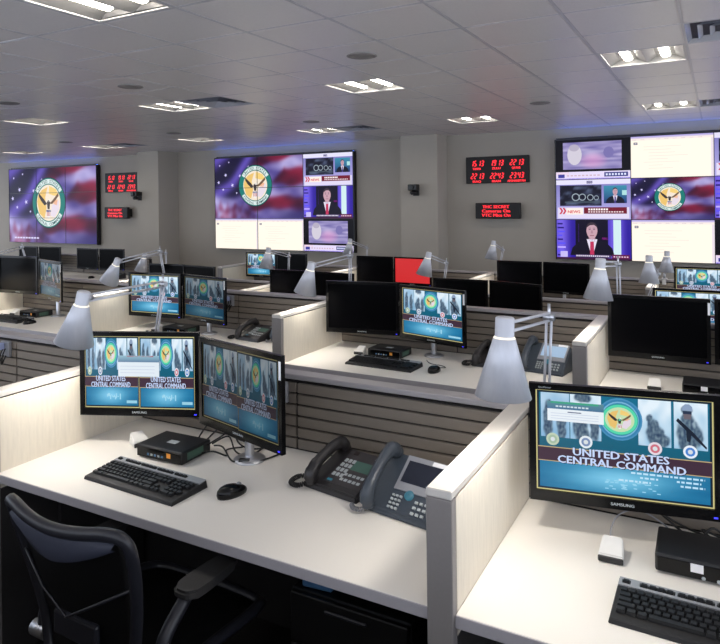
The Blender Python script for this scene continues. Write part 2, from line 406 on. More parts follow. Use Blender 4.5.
def seal(C, cx, cy, R, asp=1, bright=1, text=True, mint=False):
    sc = lambda c: tuple(min(255, v * bright) for v in c)
    if mint:
        C.up(); C.disc(cx, cy, R, (40, 150, 130), 36, asp); C.up(); C.disc(cx, cy, R * .97, (84, 214, 172), 36, asp); C.up(); C.disc(cx, cy, R * .80, (196, 222, 176), 30, asp)
    else: C.up(); C.disc(cx, cy, R, sc((20, 40, 50)), 40, asp); C.up(); C.disc(cx, cy, R * .97, sc((20, 120, 112)), 40, asp)
    C.up()
    for a in (() if mint else (PI / 2, -PI / 2)):               # white ribbons that carry the words
        n = 14; s = 1.02; A = [a - s + 2 * s * k / n for k in range(n + 1)]
        for p, q in zip(A, A[1:]):
            C.poly([(cx + R * asp * r * math.cos(t), cy + R * r * math.sin(t)) for r, t in ((.75, p), (.93, p), (.93, q), (.75, q))], sc((214, 228, 226)))
    if not mint: C.disc(cx, cy, R * .71, sc((240, 225, 205)), 36, asp)
    C.up()
    ell = lambda fx, fy: (cx + R * asp * fx, cy + R * fy)
    C.poly([ell(-.69, .05), ell(-.55, -.42), ell(-.25, -.62), ell(-.12, -.2), ell(-.2, .2), ell(-.05, .62), ell(-.4, .5), ell(-.62, .3)], sc((232, 192, 110)))
    C.poly([ell(.05, .66), ell(.02, .35), ell(.3, .28), ell(.62, .25), ell(.45, .52)], sc((240, 205, 120)))
    C.poly([ell(.2, -.1), ell(.62, .1), ell(.62, -.25), ell(.35, -.58), ell(.12, -.5)], sc((226, 214, 226)))
    C.poly([ell(.3, .1), ell(.55, .12), ell(.5, -.1), ell(.3, -.05)], sc((236, 178, 140)))
    C.up()                                    # eagle: wings, body, tail
    dk = sc((56, 48, 48)); br = sc((110, 84, 62))
    C.poly([ell(-.08, -.05), ell(-.25, .12), ell(-.62, .42), ell(-.58, .25), ell(-.45, .08), ell(-.25, -.1)], dk)
    C.poly([ell(.05, -.03), ell(.25, .1), ell(.6, .4), ell(.6, .26), ell(.45, .12), ell(.22, -.05)], br)
    C.poly([ell(-.1, .02), ell(0, .12), ell(.1, .02), ell(.06, -.25), ell(-.06, -.25)], dk)
    C.poly([ell(-.03, .1), ell(.06, .16), ell(.1, .06), ell(.0, .02)], sc((236, 232, 226)))
    C.up()
    C.poly([ell(-.14, -.28), ell(.14, -.28), ell(.12, -.5), ell(0, -.62), ell(-.12, -.5)], sc((236, 230, 230)))
    C.poly([ell(-.14, -.28), ell(.14, -.28), ell(.14, -.36), ell(-.14, -.36)], sc((50, 70, 130)))
    C.up()
    for k in (-.08, 0, .08): C.poly([ell(k - .018, -.36), ell(k + .018, -.36), ell(k + .018, -.52), ell(k - .018, -.52)], sc((180, 50, 50)))
    if text:
        C.arc_text('UNITED STATES', cx, cy, R * .84, R * .13, sc((30, 90, 90)), PI / 2, 1.8, False, asp)
        C.arc_text('CENTRAL COMMAND', cx, cy, R * .84, R * .12, sc((30, 90, 90)), -PI / 2, 1.85, True, asp)
def sg(x, k=55): return 1 / (1 + math.exp(max(-40, min(40, -x * k))))
def flag_col(u, v):
    t = 1 - v; w = .012 * math.sin(u * 26 + t * 9) + .02 * nz(u * 5, t * 5)
    fold = max(0, min(1, .5 + .38 * math.sin(u * 10 - t * 7 + 2.2 * nz(u * 2.2, t * 2.6, 5)) + .3 * nz(u * 9, t * 9, 8)))
    white = mixc((80, 68, 140), (186, 178, 226), fold); red = mixc((52, 6, 36), (130, 20, 52), fold)
    def band(lo, hi): return sg(t - lo + w) * sg(hi + w - t)
    r1 = band(-.2, .17 - .42 * (u - .52)) * sg(u - .44)
    r2 = band(.20 + 1.6 * max(0, .80 - u), .44 + .03 * math.sin(u * 9)) * sg(u - .66)
    r3 = band(.69 - .05 * math.sin((u - .5) * 6), .86 - .02 * math.sin(u * 11)) * sg(u - .40)
    r4 = band(.78 + .02 * math.sin(u * 70) + .05 * nz(u * 22, 1), 1.2) * sg(.46 - u) * (.45 + .6 * nz(u * 16, t * 7, 6))
    c = mixc(white, red, max(r1, r2, r3, max(0, r4)))
    m = sg(.47 - .04 * math.sin(t * 8) + .10 * (.3 - t) - u, 40) * sg(.60 + .06 * math.sin(u * 9) - t, 40)
    uf = max(0, min(1, .5 + .5 * math.sin((u * 1.25 + t * .8) * 12.5 + 1.0 + 1.2 * nz(u * 3, t * 3, 9))))
    c = mixc(c, mixc((18, 10, 48), (92, 74, 172), uf ** 2), m)
    c = mixc(c, (38, 30, 92), sg(t - .84, 30) * sg(u - .74, 25) * .85)
    return c
def draw_flag(C, W, H, n=46):
    C.grid(0, 0, W, H, n, int(n * .62), flag_col); C.up()
    for su, sv, r, a in ((.045, .60, .032, .2), (.13, .72, .034, .4), (.10, .48, .026, .1), (.21, .55, .036, .3), (.30, .70, .03, .5), (.40, .84, .028, .2), (.06, .88, .02, .3), (.26, .42, .02, .1), (.17, .93, .018, .6)):
        pts = []
        for k in range(10):
            rr = r * H * (1 if k % 2 == 0 else .42); t = a + PI / 2 + k * PI / 5
            pts.append((su * W + rr * math.cos(t), sv * H + rr * math.sin(t)))
        c = (su * W, sv * H)
        for p, q in zip(pts, pts[1:] + pts[:1]): C.poly([c, p, q], (206, 200, 246))
    seal(C, W * .475, H * .535, H * .34)
def draw_doc(C, W, H):
    C.rect(0, 0, W, H, (255, 246, 230)); C.up()
    C.grad(0, H * .95, W, H, (214, 200, 226), (170, 160, 226)); C.rect(0, H * .90, W, H * .95, (244, 232, 226))
    for k in range(9): C.rect(W * (.02 + .1 * k), H * .915, W * (.07 + .1 * k), H * .93, (214, 200, 206))
    C.rect(W * .035, H * .80, W * .085, H * .86, (120, 120, 140)); C.rect(W * .05, H * .82, W * .07, H * .84, (240, 230, 226))
    rnd = random.Random(4)
    for k, (x0, x1) in enumerate(((.16, .62), (.16, .5), (.22, .55), (.22, .7), (.22, .46), (.16, .6), (.22, .4), (.22, .52))):
        C.rect(W * x0, H * (.74 - .075 * k), W * x1, H * (.752 - .075 * k), (244, 224, 214))
    C.rect(W * .97, 0, W, H * .9, (232, 220, 230))
def bust(C, cx, y0, h, suit=(18, 14, 34), tie=(190, 50, 90), skin=(196, 158, 172), hair=(58, 46, 58), shirt=(226, 220, 240), asp=1):
    e = lambda x, y: (cx + x * h * asp, y0 + y * h)
    C.up(); C.poly([e(-.62, 0), e(.62, 0), e(.56, .22), e(.40, .38), e(.16, .46), e(-.16, .46), e(-.40, .38), e(-.56, .22)], suit)
    C.up(); C.poly([e(-.15, .48), e(.15, .48), e(.02, 0), e(-.02, 0)], shirt); C.poly([e(-.09, .40), e(.09, .40), e(.09, .56), e(-.09, .56)], mixc(skin, (90, 60, 80), .25))
    C.up(); C.poly([e(-.05, .41), e(.05, .41), e(.06, .0), e(-.06, .0)], tie)
    C.poly([(cx + .155 * h * asp * math.cos(a) * (1 - .12 * (math.sin(a) < 0) * abs(math.sin(a))), y0 + h * (.72 + .235 * math.sin(a))) for a in [2 * PI * k / 24 for k in range(24)]], skin)
    C.up(); C.poly([(cx + .165 * h * asp * math.cos(a), y0 + h * (.775 + .205 * math.sin(a))) for a in [PI * k / 14 for k in range(15)]] + [e(-.135, .83), e(-.05, .89), e(.06, .90), e(.135, .84)], hair)
    for s in (-1, 1):
        C.rect(cx + (s * .062 - .028) * h * asp, y0 + .755 * h, cx + (s * .062 + .028) * h * asp, y0 + .775 * h, (96, 66, 88))
        C.rect(cx + (s * .062 - .033) * h * asp, y0 + .80 * h, cx + (s * .062 + .033) * h * asp, y0 + .812 * h, hair)
    C.poly([e(-.02, .74), e(.02, .74), e(.035, .65), e(-.035, .65)], mixc(skin, (120, 70, 90), .3)); C.rect(cx - .06 * h * asp, y0 + .58 * h, cx + .06 * h * asp, y0 + .597 * h, (140, 70, 90))
def draw_anchor(C, W, H):
    C.grid(0, 0, W, H, 24, 8, lambda u, v: mixc((44, 26, 150), (118, 98, 226), .5 + .5 * math.sin(u * 17 + .6) * (1 if u < .3 or u > .68 else .4)))
    C.up(); C.rect(W * .26, 0, W * .70, H, (14, 8, 34)); C.rect(W * .77, H * .14, W * .87, H, (206, 232, 236))
    C.rect(W * .30, H * .1, W * .31, H * .9, (60, 36, 110)); C.rect(W * .62, H * .5, W * .70, H * .56, (120, 40, 120))
    rnd = random.Random(3)
    for k in range(9):
        y = H * (.08 + .1 * k); C.rect(W * .01, y, W * (.06 + .1 * rnd.random()), y + H * .04, rnd.choice([(190, 170, 255), (36, 20, 120), (150, 40, 110), (90, 80, 240)]))
    bust(C, W * .485, H * .10, H * .86)
    C.up(); C.rect(W * .05, H * .05, W * .15, H * .2, (196, 186, 240)); C.rect(W * .26, H * .055, W * .74, H * .125, (72, 56, 100)); C.rect(W * .75, H * .03, W * .98, H * .14, (96, 24, 74)); C.rect(0, 0, W, H * .045, (60, 26, 60))
    C.up()
    for k in range(16): C.rect(W * (.27 + .028 * k), H * .075, W * (.288 + .028 * k), H * .108, (230, 222, 240))
    for k in range(6): C.rect(W * (.77 + .034 * k), H * .07, W * (.79 + .034 * k), H * .10, (236, 200, 220))
def draw_news(C, W, H):
    C.grad(0, 0, W, H, (176, 170, 226), (120, 116, 186)); C.up()
    C.rect(0, H * .88, W, H, (226, 222, 246)); C.rect(W * .42, H * .90, W * .5, H * .97, (50, 46, 110))
    C.rect(W * .02, H * .02, W * .98, H * .30, (222, 214, 240))
    C.up(); C.grid(W * .05, H * .34, W * .62, H * .86, 16, 8, lambda u, v: mixc((14, 14, 34), (96, 110, 140), max(0, nz(u * 5, v * 4, 2)) * 1.6))
    C.grad(W * .65, H * .40, W * .95, H * .84, (26, 40, 110), (60, 140, 170))
    C.up()
    for cx, cy, r in ((.27, .56, .10), (.36, .56, .09), (.47, .55, .08), (.55, .54, .06)):
        for k in range(14):
            a, bb = 2 * PI * k / 14, 2 * PI * (k + 1) / 14
            C.poly([(W * cx + H * q * math.cos(t), H * cy + H * q * math.sin(t)) for q, t in ((r, a), (r * .75, a), (r * .75, bb), (r, bb))], (150, 164, 176))
    C.rect(W * .12, H * .42, W * .6, H * .45, (70, 84, 96))
    bust(C, W * .80, H * .40, H * .40, suit=(16, 20, 40), tie=(70, 60, 130), asp=.9)
    C.up(); C.rect(W * .89, H * .60, W * .95, H * .72, (170, 220, 220)); C.rect(W * .38, H * .14, W * .95, H * .30, (112, 20, 44)); C.rect(W * .14, H * .12, W * .37, H * .28, (248, 236, 226))
    C.up()
    for dx in (0, .045): C.poly([(W * (.04 + dx), H * .29), (W * (.065 + dx), H * .29), (W * (.095 + dx), H * .21), (W * (.065 + dx), H * .13), (W * (.04 + dx), H * .13), (W * (.07 + dx), H * .21)], (204, 30, 60))
    C.text('NEWS', W * .245, H * .155, H * .075, (214, 60, 84), width=W * .17)
    for k in range(14): C.rect(W * (.44 + .034 * k), H * .17, W * (.462 + .034 * k), H * .20, (240, 220, 226))
    for k in range(8): C.rect(W * (.44 + .034 * k), H * .225, W * (.465 + .034 * k), H * .27, (250, 240, 240))
def draw_video(C, W, H):
    C.rect(0, 0, W, H, (4, 3, 10)); C.up()
    C.grid(W * .10, H * .25, W * .89, H * .94, 30, 14, lambda u, v: mixc(mixc((92, 84, 150), (202, 192, 226), .5 + .6 * nz(u * 3, v * 9, 1)), (214, 150, 200), max(0, 1 - ((u - .52) ** 2 * 14 + (v - .3) ** 2 * 10)) * .7))
    C.up(); C.poly([(W * (.26 + .10 * math.cos(a)), H * (.62 + .26 * math.sin(a))) for a in [2 * PI * k / 18 for k in range(18)]], (206, 200, 214)); C.poly([(W * (.72 + .07 * math.cos(a)), H * (.66 + .14 * math.sin(a))) for a in [2 * PI * k / 14 for k in range(14)]], (120, 112, 170))
    C.up(); C.poly([(W * (.255 + .07 * math.cos(a)), H * (.80 + .09 * math.sin(a))) for a in [2 * PI * k / 14 for k in range(14)]], (178, 170, 190))
    C.rect(0, 0, W, H * .19, (226, 216, 246)); C.rect(0, H * .12, W * .18, H * .19, (244, 190, 190)); C.rect(0, 0, W, H * .025, (130, 110, 226))
    C.up(); C.rect(W * .03, H * .04, W * .12, H * .13, (60, 60, 150)); C.rect(W * .66, H * .05, W * .97, H * .16, (52, 56, 130))
    for k in range(9): C.rect(W * (.15 + .052 * k), H * .075, W * (.185 + .052 * k), H * .11, (206, 180, 196))
    C.up()
    for k in range(7): C.rect(W * (.68 + .04 * k), H * .08, W * (.705 + .04 * k), H * .13, (220, 226, 250))
def soldier(C, cx, y0, h, asp, body=(78, 104, 130), hi=(134, 162, 188)):
    e = lambda x, y: (cx + x * h * asp, y0 + y * h)
    C.up(); C.poly([e(-.30, 0), e(.26, 0), e(.30, .35), e(.24, .62), e(.10, .70), e(-.12, .70), e(-.28, .58), e(-.34, .3)], body)
    C.poly([e(-.10, .66), e(.10, .66), e(.12, .86), e(-.10, .86)], (104, 92, 98)); C.up()
    C.poly([e(.15 * math.cos(a), .86 + .14 * math.sin(a)) for a in [PI * k / 10 for k in range(11)]], hi); C.rect(cx - .15 * h * asp, y0 + .80 * h, cx + .13 * h * asp, y0 + .845 * h, (34, 42, 60))
    C.poly([e(-.36, .52), e(-.30, .60), e(.50, .10), e(.46, .04)], (24, 34, 48)); C.poly([e(-.1, .30), e(.05, .24), e(.02, .10), e(-.08, .10)], (24, 34, 48))
    C.poly([e(-.2, .6), e(-.1, .62), e(-.12, .35), e(-.24, .35)], hi)
def draw_command(C, x0, y0, w, h, full=True):
    save = C.m; C.m = (save[0] + x0 * save[2], save[1] + y0 * save[3], save[2], save[3])
    asp = 1
    X = lambda f: f * w
    Y = lambda f: f * h
    C.rect(0, 0, w, h, (206, 196, 136)); C.up(); C.rect(w * .007, h * .011, w * .993, h * .989, (10, 34, 48)); C.up()
    C.grid(w * .02, h * .03, w * .98, h * .32, 12, 6, lambda u, v: mixc((14, 104, 150), (140, 214, 244), math.exp(-((u - .48) ** 2) * 9) * math.exp(-((v - .5) ** 2) * 5) * .9 + .12 * nz(u * 3, v * 14)))
    C.grad(w * .02, h * .32, w * .98, h * .97, (10, 88, 112), (16, 108, 140))
    C.up()
    # the four photo panels and the halo behind the emblem
    FG = {1: [(.25, .35, .16, .45), (.30, .78, .06, .07), (.72, .30, .17, .42), (.76, .68, .07, .08)], 2: [(.35, .22, .25, .28), (.42, .52, .10, .10), (.78, .30, .14, .34), (.40, .93, .3, .10)], 3: [(.45, .45, .16, .16), (.50, .25, .28, .20), (.35, .60, .10, .08), (.75, .14, .2, .14)], 4: [(.42, .28, .34, .36), (.40, .62, .20, .14), (.38, .84, .15, .09), (.66, .30, .20, .22)]}
    def panel(sd):
        def fn(u, v):
            base = mixc((126, 178, 214), (228, 242, 252), .35 + .6 * v + .45 * nz(u * 3, v * 3, sd))
            if sd == 1: base = mixc(base, (96, 150, 196), .35)
            d = 0
            for fx, fy, rx_, ry_ in FG[sd]:
                q = ((u - fx) / rx_) ** 2 + ((v - fy) / ry_) ** 2 + .6 * nz(u * 6 + sd, v * 6, 4); d = max(d, sg(1 - q, 8))
            dk = mixc((26, 48, 78), (112, 134, 146), .5 + .8 * nz(u * 14, v * 14, sd + 3))
            return mixc(base, dk, d * .92)
        return fn
    ng = 34 if full else 18
    for a, bb, sd in ((.03, .20, 1), (.205, .385, 2), (.595, .775, 3), (.79, .97, 4)): C.grid(X(a), Y(.53), X(bb), Y(.97), ng, ng, panel(sd))
    C.up()
    for r, c in ((.205, (70, 140, 184)), (.19, (50, 126, 172)), (.172, (120, 180, 214)), (.16, (60, 140, 178))):
        C.disc(X(.49), Y(.76), Y(r), c, 26); C.up()
    e = lambda x, y: (X(.79) + x * X(.18), Y(.53) + y * Y(.44))
    C.up(); C.poly([e(.24, .83), e(.56, .83), e(.54, .92), e(.46, .97), e(.34, .97), e(.26, .92)], (140, 160, 190)); C.poly([e(.27, .76), e(.53, .76), e(.53, .82), e(.27, .82)], (36, 50, 74)); C.poly([e(.30, .65), e(.50, .65), e(.53, .76), e(.28, .76)], (108, 100, 110))
    C.poly([e(.06, .60), e(.12, .66), e(.60, .36), e(.97, .08), e(.95, .04), e(.56, .28)], (20, 30, 46)); C.poly([e(.36, .42), e(.52, .34), e(.48, .16), e(.38, .18)], (22, 34, 50))
    C.up()
    seal(C, X(.49), Y(.76), Y(.148), text=False, mint=True, asp=1.12)
    C.up(); C.disc(X(.49), Y(.76), Y(.01), (60, 200, 170), 8)
    for mx, c1, c2 in ((.10, (190, 206, 180), (120, 150, 110)), (.295, (226, 234, 240), (70, 90, 140)), (.685, (226, 216, 226), (196, 60, 74)), (.875, (230, 238, 248), (50, 110, 200))):
        r = .062 if full else .06
        C.disc(X(mx), Y(.515), Y(r), c1, 18)
    C.up()
    for mx, c2 in ((.10, (160, 186, 160)), (.295, (120, 142, 182)), (.685, (206, 110, 126)), (.875, (70, 130, 210))): C.disc(X(mx), Y(.515), Y(.042), c2, 14)
    C.up()
    for mx in (.10, .295, .685, .875): C.disc(X(mx), Y(.515), Y(.022), (216, 222, 226), 10)
    # title band
    C.rect(w * .012, Y(.295), w * .988, Y(.44), (196, 170, 120)); C.up(); C.rect(w * .012, Y(.303), w * .988, Y(.432), (62, 40, 56)); C.up()
    for dx, dy, c in ((.004, -.006, (20, 24, 50)), (0, 0, (198, 214, 246))):
        C.text('UNITED STATES', X(.49 + dx), Y(.378 + dy), Y(.075), c, width=X(.54), bold=.02)
        C.text('CENTRAL COMMAND', X(.49 + dx), Y(.292 + dy), Y(.075), c, width=X(.72), bold=.02); C.up()
    rnd = random.Random(5)
    if full:
        for yy, xa, xb in ((.255, .55, .95), (.215, .60, .70), (.215, .80, .93), (.175, .48, .66), (.175, .82, .95)):
            x = xa
            while x < xb:
                wd = .012 + .02 * rnd.random(); C.rect(X(x), Y(yy), X(min(x + wd, xb)), Y(yy + .018), (190, 226, 246)); x += wd + .008
        for k in range(30): x_, y_ = .40 + .3 * rnd.random(), .08 + .09 * rnd.random(); C.rect(X(x_), Y(y_), X(x_ + .02), Y(y_ + .01), (150, 210, 236))
    else:
        C.rect(X(.78), Y(.07), X(.97), Y(.11), (150, 206, 226))
        for k in range(14): C.rect(X(.42 + .03 * k * .6), Y(.12 + .06 * rnd.random()), X(.44 + .03 * k * .6), Y(.15 + .06 * rnd.random()), (160, 214, 236))
    C.m = save; C.up()
SW, SH = .472, .296                            # lit area of a desk monitor
C = Canvas(); C.rect(0, 0, SW, SH, (6, 10, 14)); C.up(); draw_command(C, 0, 0, SW, SH)
# security message over the first photo panels
x0, x1, ya, yb = .07 * SW, .40 * SW, .70 * SH, .895 * SH
C.rect(x0, ya, x1, yb, (232, 240, 246)); C.up(); C.grad(x0, yb - .075 * SH, x1, yb, (72, 112, 150), (92, 142, 150)); C.rect(x0 + .02 * SW, yb - .02 * SH, x1 - .03 * SW, yb, (60, 168, 128)); C.up()
for k in range(9): C.rect(x0 + (.05 + .022 * k) * SW, yb - .055 * SH, x0 + (.066 + .022 * k) * SW, yb - .04 * SH, (206, 222, 232))
C.rect(x0 + .12 * SW, yb - .105 * SH, x0 + .20 * SW, yb - .095 * SH, (90, 100, 130))
for k in range(3): C.rect(x0 + .02 * SW, ya + (.025 + .025 * k) * SH, x1 - .03 * SW, ya + (.03 + .025 * k) * SH, (196, 206, 226))
ME_SINGLE = C.build('screen_picture', 'mon_picture', -SW / 2, 0)
C = Canvas(); C.rect(0, 0, SW, SH, (6, 10, 14)); C.up()
for q in (0, .506): C.m = (SW * q, 0, .494, 1); draw_command(C, 0, 0, SW, SH, False)
C.m = (0, 0, 1, 1)
F_DIM = list(C.f)
x0, x1, ya, yb = .32 * SW, .69 * SW, .45 * SH, .74 * SH
C.rect(x0, ya, x1, yb, (226, 236, 244)); C.up(); C.grad(x0, yb - .09 * SH, x1, yb, (96, 128, 160), (150, 190, 206)); C.rect(x0 + .08 * SW, yb - .018 * SH, x1 - .05 * SW, yb, (176, 44, 60)); C.up()
for k in range(3): C.rect(x0 + .02 * SW, ya + (.05 + .045 * k) * SH, x1 - .04 * SW, ya + (.056 + .045 * k) * SH, (196, 206, 226))
ME_DUAL = C.build('screen_picture', 'mon_picture', -SW / 2, 0)
C.f = F_DIM; ME_DUAL_DIM = C.build('screen_picture', 'mon_picture_dim', -SW / 2, 0)
C = Canvas(); C.rect(0, 0, SW, SH, (6, 10, 14)); C.up(); draw_command(C, 0, 0, SW, SH, False)
ME_SINGLE_S = C.build('screen_picture', 'mon_picture', -SW / 2, 0); ME_SINGLE_DIM = C.build('screen_picture', 'mon_picture_dim', -SW / 2, 0)
# ------------------------------------------------------------------ video walls
TVY = 10.45; TW, THh = 1.0875, .6135
def quad_me(name, w, h, m): 
    b = new_bm(); vs = [b.verts.new(p) for p in ((-w / 2, 0, 0), (w / 2, 0, 0), (w / 2, 0, h), (-w / 2, 0, h))]; b.faces.new(vs); return mesh_of(name, b, m)
PW, PH = TW - .010, THh - .010                # picture inside the thin bezel
FLAG1 = Canvas(); draw_flag(FLAG1, PW, PH, 40)
FLAG2 = Canvas(); draw_flag(FLAG2, 2 * TW, 2 * THh, 60)
FLAG3 = Canvas(); draw_flag(FLAG3, 3 * TW, 3 * THh, 72)
FLAG3.up()
for k in range(9): FLAG3.rect((.2 + .1 * k) * TW, .16 * THh, (.28 + .1 * k) * TW, .22 * THh, (214, 208, 240))
def simple(fn):
    c = Canvas(); fn(c, PW, PH); return c.build('screen_picture', 'tv_picture', -PW / 2, 0, .0006)
PIC = {'doc': simple(draw_doc), 'anchor': simple(draw_anchor), 'news': simple(draw_news), 'video': simple(draw_video), 'flag': FLAG1.build('screen_picture', 'tv_picture', -PW / 2, 0, .0006)}
def cut(Cv, i, j): # tile i from left, j from bottom
    return Cv.clip(i * TW + .005, j * THh + .005, (i + 1) * TW - .005, (j + 1) * THh - .005).build('screen_picture', 'tv_picture', -PW / 2, 0, .0006)
b = new_bm(); box(b, -TW / 2 + .0005, .0025, 0.0005, TW / 2 - .0005, .075, THh - .0005, .002); TV_BODY = mesh_of('display_body', b, 'tv_frame')
b = new_bm()
for q in ((-TW / 2 + .0005, .0005, TW / 2 - .0005, .005), (-TW / 2 + .0005, THh - .005, TW / 2 - .0005, THh - .0005), (-TW / 2 + .0005, .005, -TW / 2 + .005, THh - .005), (TW / 2 - .005, .005, TW / 2 - .0005, THh - .005)): box(b, q[0], -.009, q[1], q[2], .002, q[3])
TV_BEZ = mesh_of('bezel', b, 'tv_frame')
WORD = {'doc': 'a white document page', 'anchor': 'a news anchor in suit', 'news': 'a split news report', 'video': 'a pale letterboxed video', 'flag': 'a flag with round seal'}
COLW = ['left', 'middle', 'right']; ROWW = ['bottom', 'middle', 'top']
def video_wall(xl, zt, grid, wallname):
    fr = thing('video_wall_mount', 'black mounting frame carrying the ' + wallname, 'mount', (xl + 1.5 * TW, TVY, zt - 3 * THh))
    b = new_bm(); box(b, -1.5 * TW + .02, .0765, .02, 1.5 * TW - .02, YW - TVY - .001, 3 * THh - .02, .004); part('back_frame', b, 'tv_frame', fr)
    b = new_bm(); box(b, -1.5 * TW - .014, .0, -.0, -1.5 * TW - .001, .1, 3 * THh + .014); part('side_rail', b, 'tv_frame', fr)
    b = new_bm(); box(b, 1.5 * TW + .001, .0, -.014, 1.5 * TW + .014, .1, 3 * THh + .014); part('side_rail', b, 'tv_frame', fr)
    b = new_bm(); vs = [b.verts.new(p) for p in ((-1.5 * TW, .008, 3 * THh + .003), (1.5 * TW, .008, 3 * THh + .003), (1.5 * TW, .05, 3 * THh + .022), (-1.5 * TW, .05, 3 * THh + .022))]; b.faces.new(vs); part('added_rim_strip', b, 'added_rim_blue', fr, label='added blue strip along the top edge, tinting the ceiling')  # unseen blue strip, added to wash the ceiling with blue
    b = new_bm(); box(b, -1.5 * TW, .052, 3 * THh - .002, 1.5 * TW, .062, 3 * THh + .04); part('strip_shield', b, 'tv_frame', fr); b = new_bm(); box(b, -1.5 * TW, -.004, 3 * THh + .001, 1.5 * TW, .004, 3 * THh + .018); part('strip_lip', b, 'tv_frame', fr)  # shield and lip come with the added strip, keeping its glow off the wall
    for j in range(3):
        for i in range(3):
            kind = grid[2 - j][i]
            if isinstance(kind, str): me = PIC[kind]; wd = 'showing ' + WORD[kind]
            else: me = kind; wd = 'with a piece of the flag picture'
            t = thing('video_wall_display', f'{ROWW[j]} {COLW[i]} display {wd}, {wallname}', 'display', (xl + (i + .5) * TW, TVY, zt - 3 * THh + j * THh), 0, 'displays of the ' + wallname)
            obj('display_body', TV_BODY, t); obj('bezel', TV_BEZ, t); obj('screen_picture', me, t, (0, -.0015, .005))
ZT = EYE + .89
video_wall(-2.215, ZT, [['video', 'doc', 'news'], ['news', 'flag', 'anchor'], ['anchor', 'doc', 'video']], 'video wall by the clock board')
video_wall(-9.10, ZT, [[cut(FLAG2, 0, 1), cut(FLAG2, 1, 1), 'news'], [cut(FLAG2, 0, 0), cut(FLAG2, 1, 0), 'anchor'], ['doc', 'doc', 'video']], 'video wall between two pillars')
video_wall(-15.93, ZT, [[cut(FLAG3, i, j) for i in range(3)] for j in (2, 1, 0)], 'all-flag video wall')
# ------------------------------------------------------------------ clock boards and message signs
SEG = {'0': 'abcdef', '1': 'bc', '2': 'abged', '3': 'abgcd', '4': 'fgbc', '5': 'afgcd', '9': 'abcdfg'}
def digit(bm, ch, x, z, h, y):
    w = h * .5; t = h * .17; sl = .16
    S = {'a': (t, h - t, w - t, h), 'g': (t, h / 2 - t / 2, w - t, h / 2 + t / 2), 'd': (t, 0, w - t, t), 'f': (0, h / 2 + t * .3, t, h - t * .5), 'e': (0, t * .5, t, h / 2 - t * .3), 'b': (w - t, h / 2 + t * .3, w, h - t * .5), 'c': (w - t, t * .5, w, h / 2 - t * .3)}
    for k in SEG[ch]:
        a, c, d, e = S[k]
        bm.faces.new([bm.verts.new((x + px + pz * sl, y, z + pz)) for px, pz in ((a, c), (d, c), (d, e), (a, e))])
def flat_text(bm, s, x, z, h, y, width=None, bold=.03):
    V, T, w = text_tris(s, 0); k = h / .73; sx = k if width is None else width / w
    for q, dx in enumerate((0, bold, -bold)):
        vs = [bm.verts.new((x + (v[0] - w / 2 + dx) * sx, y - q * .0001, z + v[1] * k)) for v in V]
        for a in T:
            try: bm.faces.new([vs[i] for i in a])
            except ValueError: pass
def clock_board(x, z, label):
    t = thing('clock_board', label, 'clock', (x, YW, z)); w, h = 1.05, .44
    b = new_bm(); box(b, 0, -.07, 0, w, -.001, h, .006); part('housing', b, 'plastic_matte', t)
    times = (('1513', 'TAMPA', '1913', 'ZULU', '2213', 'QATAR'), ('2213', 'IRAQ', '2243', 'IRAN', '2343', 'AFGHANISTAN'))
    for r, row in enumerate(times):
        for c in range(3):
            b = new_bm(); x0 = .09 + c * .33; z0 = h - .16 - r * .21; y = -.0715
            for q, ch in enumerate(row[2 * c]): digit(b, ch, x0 - .01 + q * .053 + (.016 if q > 1 else 0), z0, .10, y)
            part('digits', b, 'led_red', t)
            b = new_bm(); flat_text(b, row[2 * c + 1], x0 + .1, z0 - .056, .038, y, width=.29 if len(row[2 * c + 1]) > 6 else .14, bold=.045); part('city_name', b, 'led_red', t)
def message_sign(x, z, label):
    t = thing('message_sign', label, 'sign', (x, YW, z)); w, h = .74, .255
    b = new_bm(); box(b, .06, -.12, .04, w - .06, -.001, h - .04); part('mount', b, 'plastic_matte', t)
    b = new_bm(); box(b, 0, -.20, 0, w, -.12, h, .012, 2); part('housing', b, 'plastic_matte', t)
    b = new_bm()
    for q, (s, wd) in enumerate((('THC SECRET', .44), ('Cameras On', .46), ('VTC Mics On', .47))): flat_text(b, s, .345, .17 - q * .068, .05, -.2015, wd, .04)
    part('message', b, 'led_red', t)
clock_board(-3.70, EYE + .255, 'wide black clock board with six red times, beside nine-screen wall')
message_sign(-3.50, EYE - .325, 'black sign with three red lines of text, below the clock by nine-screen wall')
clock_board(-12.44, EYE + .255, 'black clock board with red times, partly behind pillar by all-flag wall')
message_sign(-12.32, EYE - .345, 'black sign with red text lines beside the all-flag wall')
def wall_camera(x, y, z, label):
    t = thing('wall_camera', label, 'camera', (x, y, z))
    b = new_bm(); box(b, -.055, -.025, -.09, .055, -.001, .09, .004); part('bracket', b, 'plastic_matte', t)
    b = new_bm(); box(b, -.03, -.16, -.075, .03, -.02, -.055); part('shelf', b, 'plastic_matte', t)
    b = new_bm(); lathe(b, [(.001, 0), (.062, 0), (.066, .02), (.05, .045), (.001, .05)], 20, (0, -.12, -.055)); part('base', b, 'plastic_black', t)
    b = new_bm(); box(b, -.075, -.2, -.005, .085, -.06, .10, .015, 2); hd = part('head', b, 'plastic_black', t)
    b = new_bm(); cyl(b, (.005, -.2, .048), (.005, -.225, .048), .035, 18); part('lens', b, 'gloss_black', hd)
wall_camera(-4.44, 10.12, EYE + .155, 'black pan-tilt camera on the pillar beside the clock board')
wall_camera(-10.76, 9.99, EYE + .145, 'black pan-tilt camera on the pillar by the all-flag wall')
